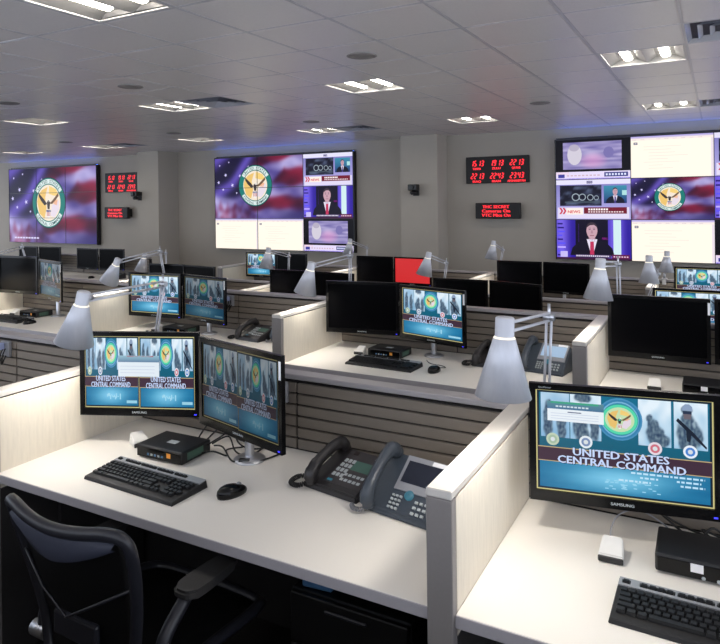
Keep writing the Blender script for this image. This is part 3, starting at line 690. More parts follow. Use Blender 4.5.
# ------------------------------------------------------------------ partitions and desks
def divider(r, k, yf=None, yb=None, xright=None, wh=None):
    x1 = xr(k) if xright is None else xright; x0 = x1 - TH; y0 = YF[r] - .012; y1 = YB[r] + TH; z0 = LV[r]; zt = LV[r] + PT
    t = thing('desk_divider', wh, 'divider', (x0, y0, z0), 0, 'desk dividers'); L = y1 - y0
    b = new_bm(); box(b, .006, .03, 0, TH - .006, L, PT - .03); part('core', b, 'reveal', t)
    b = new_bm(); box(b, 0, 0, 0, TH, .03, PT - .022, .002); part('end_post', b, 'post', t)
    b = new_bm(); box(b, 0, 0, PT - .0215, TH, L, PT, .003); part('top_cap', b, 'cap', t)
    for xa, xb in ((.0, .006), (TH - .006, TH)):
        b = new_bm(); box(b, xa, .031, DT - .06, xb, L - TH - .001, PT - .026); part('fabric_panel', b, 'fabric', t)
        b = new_bm(); box(b, xa, .031, .02, xb, L - TH - .001, DT - .063); part('lower_panel', b, 'dark_panel', t)  # under-desk shade put into a darker colour for the lower part
    return t
slat_cache = {}
def slat_wall(r, xa, xb, label):
    t = thing('slat_partition', label, 'partition', (xa + .0005, YB[r], LV[r]), 0, 'slatted partitions behind the desks'); W = xb - xa - .001
    b = new_bm(); box(b, 0, .014, 0, W, TH, PT - .03); part('core', b, 'reveal', t)
    b = new_bm(); box(b, 0, .0, PT - .0215, W, TH, PT, .003); part('top_cap', b, 'unlit_panel_cap', t)
    n = 6; hz = (PT - .0315 - DT) / n; wd = W / 2 - .0045
    if (round(wd, 4)) not in slat_cache:
        b = new_bm(); box(b, 0, 0, .0035, wd, .0135, hz - .0035, .0015); slat_cache[round(wd, 4)] = mesh_of('slat', b, 'slat')
    me = slat_cache[round(wd, 4)]
    for q in range(n):
        obj('slat', me, t, (0, .0, DT + q * hz)); obj('slat', me, t, (W / 2 + .0045, .0, DT + q * hz))
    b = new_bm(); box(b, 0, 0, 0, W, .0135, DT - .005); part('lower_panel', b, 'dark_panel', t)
    b = new_bm(); box(b, .002, TH + .0005, .02, W - .002, TH + .006, PT - .026); part('fabric_panel', b, 'slat', t)
    return t
def desk(r, xa, xb, label):
    t = thing('desk', label, 'desk', (xa + .001, YF[r], LV[r]), 0, 'built-in desks'); W = xb - xa - .002; D = YB[r] - YF[r] - .001
    b = new_bm(); box(b, 0, .004, DT - .03, W, D, DT, .0015); part('worktop', b, 'laminate', t)
    b = new_bm(); box(b, 0, 0, DT - .031, W, .0038, DT - .0005, .001); part('edge_band', b, 'edge_band', t)
    for x in (.0, W - .02):
        b = new_bm(); box(b, x, D - .45, 0, x + .02, D - .02, DT - .031); part('leg', b, 'dark_panel', t)
    b = new_bm(); box(b, .021, D - .05, .40, W - .021, D - .02, .50); part('cross_rail', b, 'post', t)
    return t
PLAN = {0: (-1, 0, 1), 1: (-1, 0, 1, 2), 2: (-1, 0, 1, 2), 3: (-1, 0, 1, 2)}
for r, ks in PLAN.items():
    for k in ks:
        desk(r, xr(k + 1), xr(k) - TH, 'pale laminate desk with grey edge, ' + where(r, k))
        slat_wall(r, xr(k + 1), xr(k) - TH, 'grey-brown slatted partition, ' + where(r, k))
    for k in range(0, max(ks) + 2):
        kk = min(k, max(ks)); nb = 'far side of desk ' if k > max(ks) else 'at the side of desk '
        divider(r, k, wh='cream fabric desk divider, ' + (('end of ' + ROWN[r] + ', ') + COLN[kk] if k > max(ks) else where(r, k)))
YF.append(-.34); YB.append(.368); LV.append(0)  # unseen extra row: partitions added to block low light under the front desk
for k in (-1, 0, 1): slat_wall(4, xr(k + 1), xr(k) - TH, 'added grey-brown slatted partition blocking low light behind the mesh chair, ' + COLN[k])
# the separate bank of two desks before the all-flag wall
BANK = [(-9.65, -8.1, 4), (-11.22, -9.67, 5)]
for xa, xb, k in BANK:
    desk(3, xa, xb, 'pale laminate desk, ' + where(3, k)); slat_wall(3, xa, xb, 'grey-brown slatted partition, ' + where(3, k))
# ------------------------------------------------------------------ monitors
MW, MH = .51, .345
def monitor_parts():
    D = {}
    b = new_bm(); x, z0, z1 = MW / 2, 0, MH; sx, s0 = SW / 2, .031
    for q in ((-x, z0, x, s0), (-x, s0 + SH, x, z1), (-x, s0, -sx, s0 + SH), (sx, s0, x, s0 + SH)): box(b, q[0], -.006, q[1], q[2], .012, q[3])
    D['bezel'] = mesh_of('bezel', b, 'gloss_black')
    b = new_bm(); hexa(b, [(-x + .002, .012, .002), (x - .002, .012, .002), (x - .10, .05, .05), (-x + .10, .05, .05)], [(-x + .002, .012, MH - .002), (x - .002, .012, MH - .002), (x - .10, .05, MH - .05), (-x + .10, .05, MH - .05)])
    D['back_shell'] = mesh_of('back_shell', b, 'plastic_black')
    b = new_bm(); flat_text(b, 'SAMSUNG', 0, .011, .0085, -.0063, .062, .03); D['logo'] = mesh_of('logo', b, 'key_grey')
    b = new_bm(); box(b, MW / 2 - .022, -.0068, .008, MW / 2 - .012, -.0061, .012); D['power_light'] = mesh_of('power_light', b, 'led_blue')
    b = new_bm(); box(b, MW / 2 - .0135, -.0068, MH - .085, MW / 2 - .0015, -.0061, MH - .02); D['paper_tag'] = mesh_of('paper_tag', b, 'paper_white')
    b = new_bm(); flat_text(b, 'SyncMaster', -MW / 2 + .045, MH - .0125, .005, -.0063, .036, .02); D['model_mark'] = mesh_of('model_mark', b, 'key_grey')
    b = new_bm(); box(b, -.05, .0495, MH / 2 - .05, .05, .062, MH / 2 + .05, .002); D['vesa'] = mesh_of('mount_plate', b, 'plastic_black')
    D['off'] = quad_me('screen', SW, SH, 'screen_off'); D['red'] = quad_me('screen', SW, SH, 'red_screen')
    return D
MP = monitor_parts(); stand_cache = {}
def monitor(cx, cy, zdesk, lift, rot, content, label, tagged=False, stand=False, led=True, yb=0):
    t = thing('monitor', label, 'monitor', (cx, cy, zdesk), rot, 'desk monitors')
    def add(nm, me, z=lift, lab=None, y=0):
        o = obj(nm, me, t, (0, y, z))
        if lab: o['label'] = lab
    add('bezel', MP['bezel']); add('back_shell', MP['back_shell']); add('logo', MP['logo'])
    if content is ME_SINGLE: add('model_mark', MP['model_mark'])
    if led: add('power_light', MP['power_light'], lab='small blue power light')
    if tagged: add('paper_tag', MP['paper_tag'], lab='white paper tag on the bezel corner')
    if content in ('off', 'red'): add('screen', MP[content], lift + .031, y=.001)
    else:
        add('screen_picture', content, lift + .031, y=.003)
    add('mount_plate', MP['vesa'])
    if stand:
        b = new_bm(); lathe(b, [(.001, .018), (.03, .018), (.05, .012), (.062, .005), (.062, 0), (.001, 0)], 32, (-.05, .085, 0)); part('stand_base', b, 'steel', t, label='small round silver base')
        b = new_bm(); lathe(b, [(.018, .018), (.018, lift + .20), (.001, lift + .202)], 18, (-.05, .085, 0)); part('stand_column', b, 'steel', t)
    else:                                       # short arm back to the slatted partition
        M2 = Matrix.Rotation(-rot, 2); d = M2 @ Vector((0, 1)); c0 = Vector((0, .062)); wc = Vector((cx, cy)) + Matrix.Rotation(rot, 2) @ c0
        L = max(.02, yb - .004 - wc.y); e1 = c0 + d * (L - .012); z = lift + MH / 2 - .03
        b = new_bm(); tube(b, [(c0.x, c0.y, z), (e1.x, e1.y, z)], .014, 10, 1); part('wall_arm', b, 'steel', t)
        b = new_bm(); e2 = c0 + d * L; lathe(b, [(.03, 0), (.03, .01)], 20, (e1.x, e1.y, z), (d.x, d.y, 0), True, True); part('arm_flange', b, 'steel', t)
    return t
def mon2(p, q, r, lift, content, label, **kw):  # by the two lower corners of its face
    p, q = Vector(p), Vector(q); c = (p + q) / 2; return monitor(c.x, c.y, LV[r] + DT, lift, math.atan2(q.y - p.y, q.x - p.x), content, label, yb=YB[r], **kw)
L1 = .108
mon2((-2.336, 1.835), (-1.865, 2.034), 0, .124, ME_DUAL, 'lit monitor with two mirrored title screens and message box, behind keyboard')
mon2((-1.825, 1.9925), (-1.3315, 1.864), 0, .119, ME_DUAL_DIM, 'dimmer monitor with doubled title screen and white corner tag, by black mouse', tagged=True, stand=True)
mon2((-.497, 1.952), (-.001, 2.046), 0, L1, ME_SINGLE, 'monitor with one large command title screen, by white card reader', led=True)
mon2((-2.335, 3.785), (-1.83, 3.868), 1, .115, 'off', 'switched-off black monitor, left of its pair, ' + where(1, 0))
mon2((-1.822, 3.872), (-1.335, 3.742), 1, .105, ME_SINGLE_S, 'lit title-screen monitor beside switched-off monitor, ' + where(1, 0), tagged=True, stand=True)
mon2((-.55, 3.90), (-.04, 3.91), 1, .112, 'off', 'switched-off black monitor, left of its pair, ' + where(1, -1), tagged=True)
mon2((-.02, 3.93), (.48, 3.85), 1, .112, 'off', 'switched-off black monitor, right of its pair, ' + where(1, -1))
mon2((-4.14, 3.72), (-3.64, 3.77), 1, .105, ME_SINGLE_S, 'lit title-screen monitor, left of its pair, ' + where(1, 1))
mon2((-3.625, 3.785), (-3.13, 3.69), 1, .105, ME_SINGLE_DIM, 'dim title-screen monitor, right of its pair, ' + where(1, 1), tagged=True, stand=True)
mon2((-5.93, 3.78), (-5.42, 3.82), 1, .18, 'off', 'switched-off black monitor, left of its pair, ' + where(1, 2))
mon2((-5.40, 3.82), (-4.91, 3.68), 1, .16, ME_SINGLE_DIM, 'dim greenish monitor, right of its pair, ' + where(1, 2), tagged=True, stand=True)
L3 = .13
def pair(r, k, xa, y, c1, c2, d1, d2, rots=(.05, -.12), lift=L3):
    mon2((xa, y), (xa + MW * math.cos(rots[0]), y + MW * math.sin(rots[0])), r, lift, c1, d1 + ', left of its pair, ' + where(r, k))
    if c2 is not None:
        x2 = xa + MW + .012; mon2((x2, y + .02), (x2 + MW * math.cos(rots[1]), y + .02 + MW * math.sin(rots[1])), r, lift, c2, d2 + ', right of its pair, ' + where(r, k), stand=True)
OFF = 'switched-off black monitor'; LIT = 'lit title-screen monitor'
pair(2, 0, -2.29, 5.58, 'off', 'off', OFF, OFF, (0, -.3), .125)
pair(2, 1, -4.13, 5.58, 'off', 'off', OFF, OFF)
pair(2, 2, -5.88, 5.58, 'off', 'off', OFF, OFF, (.1, -.1))
pair(2, -1, -.455, 5.58, ME_SINGLE_S, None, LIT, None, (0, 0), .13)
pair(3, 0, -2.24, 7.38, 'off', 'off', OFF, OFF, (.0, -.15))
pair(3, 1, -4.085, 7.38, 'off', 'red', OFF, 'solid red monitor', (.03, -.05))
pair(3, 2, -5.873, 7.38, ME_SINGLE_S, 'off', LIT, OFF, (.04, -.06))
pair(3, -1, -.40, 7.38, ME_SINGLE_S, None, LIT, None, (0, 0))
pair(3, 4, -9.44, 7.38, 'off', 'off', OFF, OFF, (.0, .12), .10)
pair(3, 5, -10.98, 7.38, 'off', 'off', OFF, OFF, (.0, .1), .10)
# ------------------------------------------------------------------ task lamps
def rods(bm, a, b, gap, r, side):
    for s in (-1, 1):
        d = side * (s * gap / 2); cyl(bm, a + d, b + d, r, 8)
def task_lamp(r, k, elbow, top, bot, yh, label, ye=None, power=None):
    base = Vector((xr(k + 1) + .055, YB[r] + TH / 2, LV[r] + PT))
    el = onY(*elbow, YB[r] + .02 if ye is None else ye); tp = onY(*top, yh); bt = onY(*bot, yh)
    ax = (bt - tp).normalized(); ax = Vector((ax.x, ax.y - .04, ax.z)).normalized(); Hs = .208; tp = bt - ax * Hs
    t = thing('task_lamp', label, 'lamp', base, 0, 'silver task lamps')
    L = lambda v: v - base
    b = new_bm(); box(b, -.028, -.05, 0.0005, .028, .045, .012, .002); box(b, -.02, -.052, -.05, .02, -.0365, .012); part('clamp', b, 'steel', t)
    b = new_bm(); cyl(b, (0, 0, .012), (0, 0, .06), .012, 14); part('post', b, 'steel', t)
    up = Vector((0, 0, 1)); s2 = Vector((1, 0, 0)); root = base + Vector((0, 0, .055))
    b = new_bm(); rods(b, L(root), L(el), .016, .0045, s2); part('lower_arm', b, 'lamp_alu', t)
    b = new_bm(); cyl(b, L(el) - s2 * .018, L(el) + s2 * .018, .013, 14); cyl(b, L(el) + up * .045, L(el) - up * .012, .005, 8); part('elbow_joint', b, 'steel', t)
    neck = tp + ax * .03
    b = new_bm(); d = (el - neck).normalized(); n2 = (up - d * up.dot(d)).normalized(); a0 = L(neck) + d * .03; rods(b, a0, L(el), .024, .005, n2); part('upper_arm', b, 'lamp_alu', t)
    b = new_bm(); cyl(b, L(neck) + d * .015, L(neck) + d * .05, .012, 12); part('knuckle', b, 'steel', t)
    sh = part('shade', lathe(new_bm(), [(.001, 0), (.022, 0), (.025, .003), (.0255, .051), (.030, .058), (.074, Hs), (.0725, Hs - .001), (.0285, .061), (.001, .060)], 40, L(tp), ax), 'lamp_alu', t)
    part('light_gap', lathe(new_bm(), [(.0262, .0505), (.0275, .0525), (.0292, .0555)], 36, L(tp), ax), 'lamp_gap', sh, label='glowing ring gap below the neck')
    b = new_bm(); lathe(b, [(.001, .068), (.018, .07), (.026, .09), (.028, .11), (.018, .13), (.001, .136)], 16, L(tp), ax); part('bulb', b, 'bulb', t)
    ld = bpy.data.lights.new('lamp_light', 'POINT'); ld.energy = LAMP_W if power is None else power; ld.shadow_soft_size = .03; ld.color = (1, .94, .85)
    lo = bpy.data.objects.new('lamp_light', ld); COL.objects.link(lo); lo.parent = t; lo.location = L(tp + ax * .165)
    return t
tl = 'silver cone task lamp, '
task_lamp(0, 0, (163, 284), (82, 293), (74, 343), 1.70, tl + where(0, 0))
task_lamp(0, -1, (549, 317), (504, 320), (503, 396), 1.70, tl + where(0, -1))
task_lamp(1, 0, (350, 256), (311, 264), (305, 293), 3.55, tl + where(1, 0))
task_lamp(1, -1, (618, 264), (600, 266), (598, 299), 3.52, tl + where(1, -1))
task_lamp(1, 1, (160, 251), (117, 260), (109, 282), 3.55, tl + where(1, 1))
task_lamp(1, 2, (22, 247), (-14, 252), (-20, 276), 3.55, tl + where(1, 2))
task_lamp(2, 0, (446.5, 263), (428, 256), (424, 275), 5.37, tl + where(2, 0))
task_lamp(2, -1, (658, 274), (649, 258), (649, 283), 5.37, tl + where(2, -1))
task_lamp(2, 1, (289, 256), (268, 249), (266, 268), 5.37, tl + where(2, 1))
task_lamp(2, 2, (166, 253), (145, 250), (141, 271), 5.37, tl + where(2, 2))
task_lamp(3, 0, (503, 250), (493, 245), (491, 259), 7.18, tl + where(3, 0))
task_lamp(3, -1, (668, 269), (667, 252), (666, 272), 7.18, tl + where(3, -1))
task_lamp(3, 1, (367, 248), (350, 240), (348, 255), 7.18, tl + where(3, 1))
# ------------------------------------------------------------------ keyboards, mice, boxes, card readers, phones
key_cache = {}
def key_me(w, d):
    kk = (round(w, 4), round(d, 4))
    if kk not in key_cache:
        b = new_bm(); hexa(b, [(0, 0, 0), (w, 0, 0), (w, d, 0), (0, d, 0)], [(.002, .002, .008), (w - .002, .002, .008), (w - .002, d - .003, .008), (.002, d - .003, .008)])
        key_cache[kk] = mesh_of('key', b, 'key_black')
    return key_cache[kk]
def keys_layout():
    u = .019; K = []
    rows = [[1] * 13 + [2], [1.5] + [1] * 12 + [1.5], [1.75] + [1] * 11 + [2.25], [2.25] + [1] * 10 + [2.75], [1.25, 1.25, 1.25, 6.25, 1.25, 1.25, 1.25, 1.25]]
    for r, row in enumerate(rows):
        x = .012; y = .105 - r * u
        for wd in row: K.append((x + .001, y, wd * u - .002, u - .002)); x += wd * u
    for r, n in ((0, 3), (1, 3), (3, 1), (4, 3)):
        for c in range(n): K.append((.290 + (c + (1 if r == 3 else 0)) * u + .001, .105 - r * u, u - .002, u - .002))
    for r in range(5):
        for c in range(4):
            if r == 4 and c == 1: continue
            if r in (2, 4) and c == 3: continue
            K.append((.360 + c * u + .001, .105 - r * u, u * (2 if (r == 4 and c == 0) else 1) - .002, u - .002))
    K.append((.013, .142, .017, .012))
    for g, x0 in enumerate((.055, .140, .225)):
        for c in range(4): K.append((x0 + c * .0195, .142, .017, .012))
    for c in range(3): K.append((.312 + c * .0195, .142, .017, .012))
    return K
def keyboard(x, y, z, rot, label, single=True):
    t = thing('keyboard', label, 'keyboard', (x, y, z), rot, 'black keyboards')
    b = new_bm(); hexa(b, [(0, 0, 0), (.45, 0, 0), (.45, .168, 0), (0, .168, 0)], [(.003, .004, .012), (.447, .004, .012), (.447, .165, .026), (.003, .165, .026)])
    bmesh.ops.bevel(b, geom=b.edges[:], offset=.002, segments=1, affect='EDGES'); part('case', b, 'plastic_matte', t)
    b = new_bm(); zz = lambda yy: .012 + (yy - .004) / .161 * .014
    for x0, x1, y0, y1 in ((.0045, .4455, .1315, .1405), (.0045, .4455, .1555, .1635), (.0045, .0115, .1405, .1555), (.032, .053, .1405, .1555), (.1335, .138, .1405, .1555), (.2185, .223, .1405, .1555), (.3035, .3105, .1405, .1555), (.371, .4455, .1405, .1555)):
        hexa(b, [(x0, y0, zz(y0)), (x1, y0, zz(y0)), (x1, y1, zz(y1)), (x0, y1, zz(y1))], [(x0, y0, zz(y0) + .0035), (x1, y0, zz(y0) + .0035), (x1, y1, zz(y1) + .0035), (x0, y1, zz(y1) + .0035)])
    part('top_strip', b, 'kb_silver', t, label='silver-grey strip around the function keys')
    K = keys_layout()
    if single:
        for kx, ky, kw, kd in K: obj('key', key_me(kw, kd), t, (kx, ky, zz(ky) + .001), (math.atan(.014 / .161), 0, 0))
    else:
        b = new_bm()
        for kx, ky, kw, kd in K:
            h = zz(ky); box(b, kx, ky, h, kx + kw, ky + kd, h + .009)
        part('keys', b, 'key_black', t, stuff=True)
    return t
def mouse(x, y, z, rot, label, cord=None):
    t = thing('computer_mouse', label, 'mouse', (x, y, z), rot, 'black mice')
    b = new_bm(); n = 20; rings = []
    for zf, s in ((0, .96), (.25, 1.0), (.55, .96), (.78, .82), (.93, .55), (1, .2)):
        ring = []
        for q in range(n):
            a = 2 * PI * q / n; px = .031 * math.cos(a) * s * (1 - .12 * math.sin(a)); py = .057 * math.sin(a) * s
            hh = .036 * zf * (1 - .22 * (math.sin(a) * s) - .12 * (math.sin(a) * s) ** 2); ring.append(b.verts.new((px, py, hh)))
        rings.append(ring)
    for A, B in zip(rings, rings[1:]):
        for q in range(n): b.faces.new((A[q], A[(q + 1) % n], B[(q + 1) % n], B[q])).smooth = True
    b.faces.new(rings[-1]); b.faces.new(rings[0][::-1]); part('body', b, 'gloss_black', t)
    b = new_bm(); lathe(b, [(.009, -.004), (.0105, -.003), (.0105, .003), (.009, .004)], 16, (0, .026, .026), (1, 0, 0), True, True); part('wheel', b, 'phone_silver', t)
    if cord:
        b = new_bm(); tube(b, cord, .0022, 6); part('cord', b, 'cable_black', t)
    return t
def thin_client(x, y, z, rot, label, style=0):
    t = thing('thin_client', label, 'computer box', (x, y, z), rot, 'small black computer boxes'); W, D, H = .235, .165, .052
    b = new_bm(); box(b, 0, 0, .004, W, D, H, .006, 2); part('case', b, 'plastic_matte', t)
    b = new_bm(); box(b, .006, -.003, .008, W - .006, .0005, H - .006, .001); part('front_panel', b, 'gloss_black', t)
    for q in range(4):
        b = new_bm(); cyl(b, (.03 + q * (W - .06) / 3, .02 if q % 2 else .14, 0), (.03 + q * (W - .06) / 3, .02 if q % 2 else .14, .0045), .006, 8); part('foot', b, 'cable_black', t)
    if style == 0:
        b = new_bm(); box(b, .10, .06, H, .145, .09, H + .0006); part('sticker', b, 'key_grey', t)
        b = new_bm(); box(b, .160, -.0036, .022, .180, -.0029, .040); part('logo', b, 'orange', t, label='orange emblem on the front')
        for q in range(5):
            b = new_bm(); box(b, .06 + q * .018, -.0038, .018, .07 + q * .018, -.0029, .026); part('button', b, 'key_grey' if q % 2 else 'tag_blue', t)
        b = new_bm(); box(b, W + .0002, .03, .014, W + .001, .12, .042); part('side_label', b, 'box_green', t)
    else:
        b = new_bm(); box(b, .085, -.0036, .024, .115, -.0029, .046); part('sticker', b, 'paper_white', t)
        for q in range(2):
            b = new_bm(); cyl(b, (.115 + q * .035, -.0029, .013), (.115 + q * .035, -.0045, .013), .005, 10); part('socket', b, 'key_grey', t)
    return t
def card_reader(x, y, z, rot, label, cable=None):
    t = thing('card_reader', label, 'card reader', (x, y, z), rot, 'white card readers')
    b = new_bm(); hexa(b, [(-.034, 0, .0), (.034, 0, .0), (.028, .07, 0), (-.028, .07, 0)], [(-.034, .004, .02), (.034, .004, .02), (.026, .066, .048), (-.026, .066, .048)])
    bmesh.ops.bevel(b, geom=b.edges[:], offset=.004, segments=2, affect='EDGES'); part('housing', b, 'white_plastic', t)
    b = new_bm(); box(b, -.033, -.003, .001, .033, .003, .019, .003); part('slot_front', b, 'plastic_matte', t)
    if cable: b = new_bm(); tube(b, cable, .0022, 6); part('cable', b, 'cable_grey', t)
    return t
def handset(t, m, L=.205, lift=.055):
    b = new_bm(); P = [(0, -L / 2 + .005, lift - .02), (0, -L / 2 + .02, lift + .012), (0, -L / 4, lift + .03), (0, 0, lift + .036), (0, L / 4, lift + .034), (0, L / 2 - .02, lift + .02), (0, L / 2 - .004, lift - .015)]
    tube(b, P, .021, 14, 5, radii=[.019, .025, .022, .019, .019, .021, .026, .022]); return part('handset', b, m, t)
def coil(t, pts, m, r=.007, turns=26):
    P = smooth_path(pts, 10); n = len(P); out = []
    for q in range(turns * 8):
        f = q / (turns * 8 - 1) * (n - 1); i = min(int(f), n - 2); p = P[i].lerp(P[i + 1], f - i); d = (P[i + 1] - P[i]).normalized()
        a = d.cross(Vector((0, 0, 1))); a.normalize(); c = d.cross(a); an = 2 * PI * q / 8
        out.append(p + a * r * math.cos(an) + c * r * math.sin(an))
    b = new_bm(); tube(b, out, .0026, 5, 1); part('coiled_cord', b, m, t, stuff=True)
def desk_phone(x, y, z, rot, label, detail=True):
    t = thing('desk_phone', label, 'phone', (x, y, z), rot, 'dark desk phones with small green display'); W, D = .235, .21
    b = new_bm(); hexa(b, [(0, 0, 0), (W, 0, 0), (W, D, 0), (0, D, 0)], [(.004, .004, .022), (W - .004, .004, .022), (W - .008, D - .006, .085), (.008, D - .006, .085)])
    bmesh.ops.bevel(b, geom=b.edges[:], offset=.005, segments=2, affect='EDGES'); part('base', b, 'phone_dark', t)
    zz = lambda yy: .022 + (yy - .004) / (D - .010) * .063; an = math.atan(.063 / (D - .010))
    fr = bpy.data.objects.new('face', None)
    def face(nm, x0, y0, x1, y1, m, h=.002, st=False, bmx=None):
        b = bmx or new_bm(); hexa(b, [(x0, y0, zz(y0)), (x1, y0, zz(y0)), (x1, y1, zz(y1)), (x0, y1, zz(y1))], [(x0, y0, zz(y0) + h), (x1, y0, zz(y0) + h), (x1, y1, zz(y1) + h), (x0, y1, zz(y1) + h)])
        if bmx is None: part(nm, b, m, t)
    face('face_plate', .068, .03, W - .012, D - .014, 'phone_face', .0015)
    face('display', .125, .105, .205, .15, 'lcd_green', .003); face('message_light', .088, .175, .105, .19, 'led_off', .004)
    face('brand_mark', .185, .175, .205, .183, 'key_grey', .003); face('line_label', .078, .036, .098, .044, 'btn_cyan', .003)
    b = new_bm()
    for c in range(3):
        for q in range(4): face('', .078 + c * .017, .062 + q * .024, .089 + c * .017, .076 + q * .024, None, .0045, bmx=b)
    for c in range(5): face('', .122 + c * .018, .05, .134 + c * .018, .06, None, .0035, bmx=b); face('', .122 + c * .018, .075, .134 + c * .018, .085, None, .0035, bmx=b)
    part('buttons', b, 'key_grey' if detail else 'phone_dark', t, stuff=True)
    hs = handset(t, 'phone_dark', .215, .05); hs.location = (.032, D * .52, .016); hs.rotation_euler = (.27, 0, 0)
    if detail: coil(t, [(.03, .004, .024), (.0, -.03, .016), (-.04, -.02, .014), (-.05, .03, .014), (-.015, .06, .014)], 'cable_black')
    return t
def video_phone(x, y, z, rot, label, lit=False, detail=True):
    t = thing('desk_phone', label, 'phone', (x, y, z), rot, 'large-screen desk phones'); W, D, zt = .265, .19, .145
    b = new_bm(); hexa(b, [(0, 0, 0), (W, 0, 0), (W, D, 0), (0, D, 0)], [(.006, .002, .018), (W - .006, .002, .018), (W - .006, D - .03, zt), (.006, D - .03, zt)])
    bmesh.ops.bevel(b, geom=b.edges[:], offset=.006, segments=2, affect='EDGES'); part('base', b, 'phone_blue', t)
    zz = lambda yy: .018 + (yy - .002) / (D - .032) * (zt - .018); sl = (zt - .018) / (D - .032)
    def face(nm, x0, y0, x1, y1, m, h=.002, bmx=None, par=None):
        b = bmx or new_bm(); hexa(b, [(x0, y0, zz(y0)), (x1, y0, zz(y0)), (x1, y1, zz(y1)), (x0, y1, zz(y1))], [(x0, y0 - h * sl, zz(y0) + h), (x1, y0 - h * sl, zz(y0) + h), (x1, y1 - h * sl, zz(y1) + h), (x0, y1 - h * sl, zz(y1) + h)])
        if bmx is None: return part(nm, b, m, t)
    face('screen_frame', .092, .062, W - .012, .156, 'phone_silver', .004)
    face('display', .104, .083, W - .022, .142, 'phone_lcd_lit' if lit else 'lcd_dark', .005)
    face('paper_label', W - .075, .143, W - .02, .154, 'paper_white', .006)
    b = new_bm(); yy = .055; lathe(b, [(.001, .008), (.012, .008), (.016, .005), (.016, 0)], 18, (.155, yy, zz(yy)), (0, -sl, 1)); part('ring_button', b, 'btn_cyan', t)
    b = new_bm()
    for c in range(3):
        for q in range(4): face('', .098 + c * .014, .012 + q * .0105, .106 + c * .014, .017 + q * .0105, None, .005, b)
    for c in range(3):
        for q in range(3): face('', .185 + c * .018, .012 + q * .014, .195 + c * .018, .018 + q * .014, None, .005, b)
    part('buttons', b, 'key_grey', t, stuff=True)
    hs = handset(t, 'phone_blue', .215, .035); hs.location = (.042, .082, .068); hs.rotation_euler = (math.atan(sl) * .86, 0, 0)
    if detail: coil(t, [(.042, .0, .022), (.03, -.03, .017), (.0, -.035, .014), (-.02, -.02, .014)], 'cable_grey', .006, 12)
    return t
Z1 = DT
keyboard(-2.035, 1.605, Z1, -.035, 'full-size black keyboard beside mouse, ' + where(0, 0))
keyboard(-.238, 1.625, Z1, -.02, 'full-size black keyboard, ' + where(0, -1))
mouse(-1.467, 1.752, Z1, -.35, 'glossy black mouse, ' + where(0, 0))
thin_client(-2.025, 1.845, Z1, .02, 'small black computer box with orange emblem, ' + where(0, 0))
thin_client(-.158, 1.905, Z1, .02, 'small black computer box with white sticker, ' + where(0, -1), 1)
card_reader(-2.085, 1.93, Z1, 1.2, 'white card reader beside black box, ' + where(0, 0))
card_reader(-.268, 1.893, Z1, .03, 'white card reader with grey cable, ' + where(0, -1), [(0, .066, .02), (-.008, .085, .05), (.01, .115, .085), (.06, .15, .095), (.12, .175, .06), (.16, .19, .02), (.19, .2, .006)])
desk_phone(-1.285, 1.915, Z1, -.16, 'dark phone with green display and coiled cord, ' + where(0, 0))
video_phone(-1.03, 1.865, Z1, -.16, 'blue-grey phone with large dark screen, ' + where(0, 0))
desk_phone(-3.09, 1.93, Z1, -.12, 'dark phone with green display, ' + where(0, 1), False)
video_phone(-2.83, 1.93, Z1, -.16, 'large-screen phone with lit display, ' + where(0, 1), True, False)
# second row
keyboard(-2.015, 3.47, Z1, -.03, 'full-size black keyboard, ' + where(1, 0), False)
mouse(-1.455, 3.545, Z1, -.1, 'glossy black mouse, ' + where(1, 0), [(0, .05, .012), (.02, .10, .004), (-.02, .13, .004), (-.1, .14, .004), (-.16, .2, .004)])
thin_client(-1.985, 3.715, Z1, -.03, 'small black computer box with orange emblem, ' + where(1, 0))
card_reader(-2.055, 3.72, Z1, .05, 'white card reader beside black box, ' + where(1, 0))
desk_phone(-1.31, 3.76, Z1, -.12, 'dark phone with green display, ' + where(1, 0))
video_phone(-1.03, 3.78, Z1, -.14, 'large-screen phone with lit display, ' + where(1, 0), True)
thin_client(-.17, 3.70, Z1, .0, 'small black computer box with white sticker, ' + where(1, -1), 1)
card_reader(-.30, 3.70, Z1, .03, 'white card reader, ' + where(1, -1))
keyboard(-.25, 3.44, Z1, 0, 'full-size black keyboard, ' + where(1, -1), False)
keyboard(-3.83, 3.44, Z1, 0, 'full-size black keyboard, ' + where(1, 1), False)
thin_client(-3.76, 3.69, Z1, .0, 'small black computer box, ' + where(1, 1), 0)
card_reader(-3.85, 3.70, Z1, .05, 'white card reader, ' + where(1, 1))
desk_phone(-3.10, 3.75, Z1, -.12, 'dark phone with green display, ' + where(1, 1))
video_phone(-2.80, 3.78, Z1, -.14, 'large-screen phone with lit display, ' + where(1, 1), True)
keyboard(-5.62, 3.44, Z1, 0, 'full-size black keyboard, ' + where(1, 2), False)
mouse(-5.08, 3.50, Z1, -.1, 'glossy black mouse, ' + where(1, 2))
thin_client(-5.50, 3.69, Z1, .0, 'small black computer box, ' + where(1, 2), 0)
card_reader(-5.62, 3.70, Z1, .05, 'white card reader, ' + where(1, 2))
desk_phone(-8.45, 7.12, LV[3] + DT, -.1, 'dark phone on desk, ' + where(3, 4), False)
mouse(-8.75, 7.1, LV[3] + DT, 0, 'glossy black mouse, ' + where(3, 4))
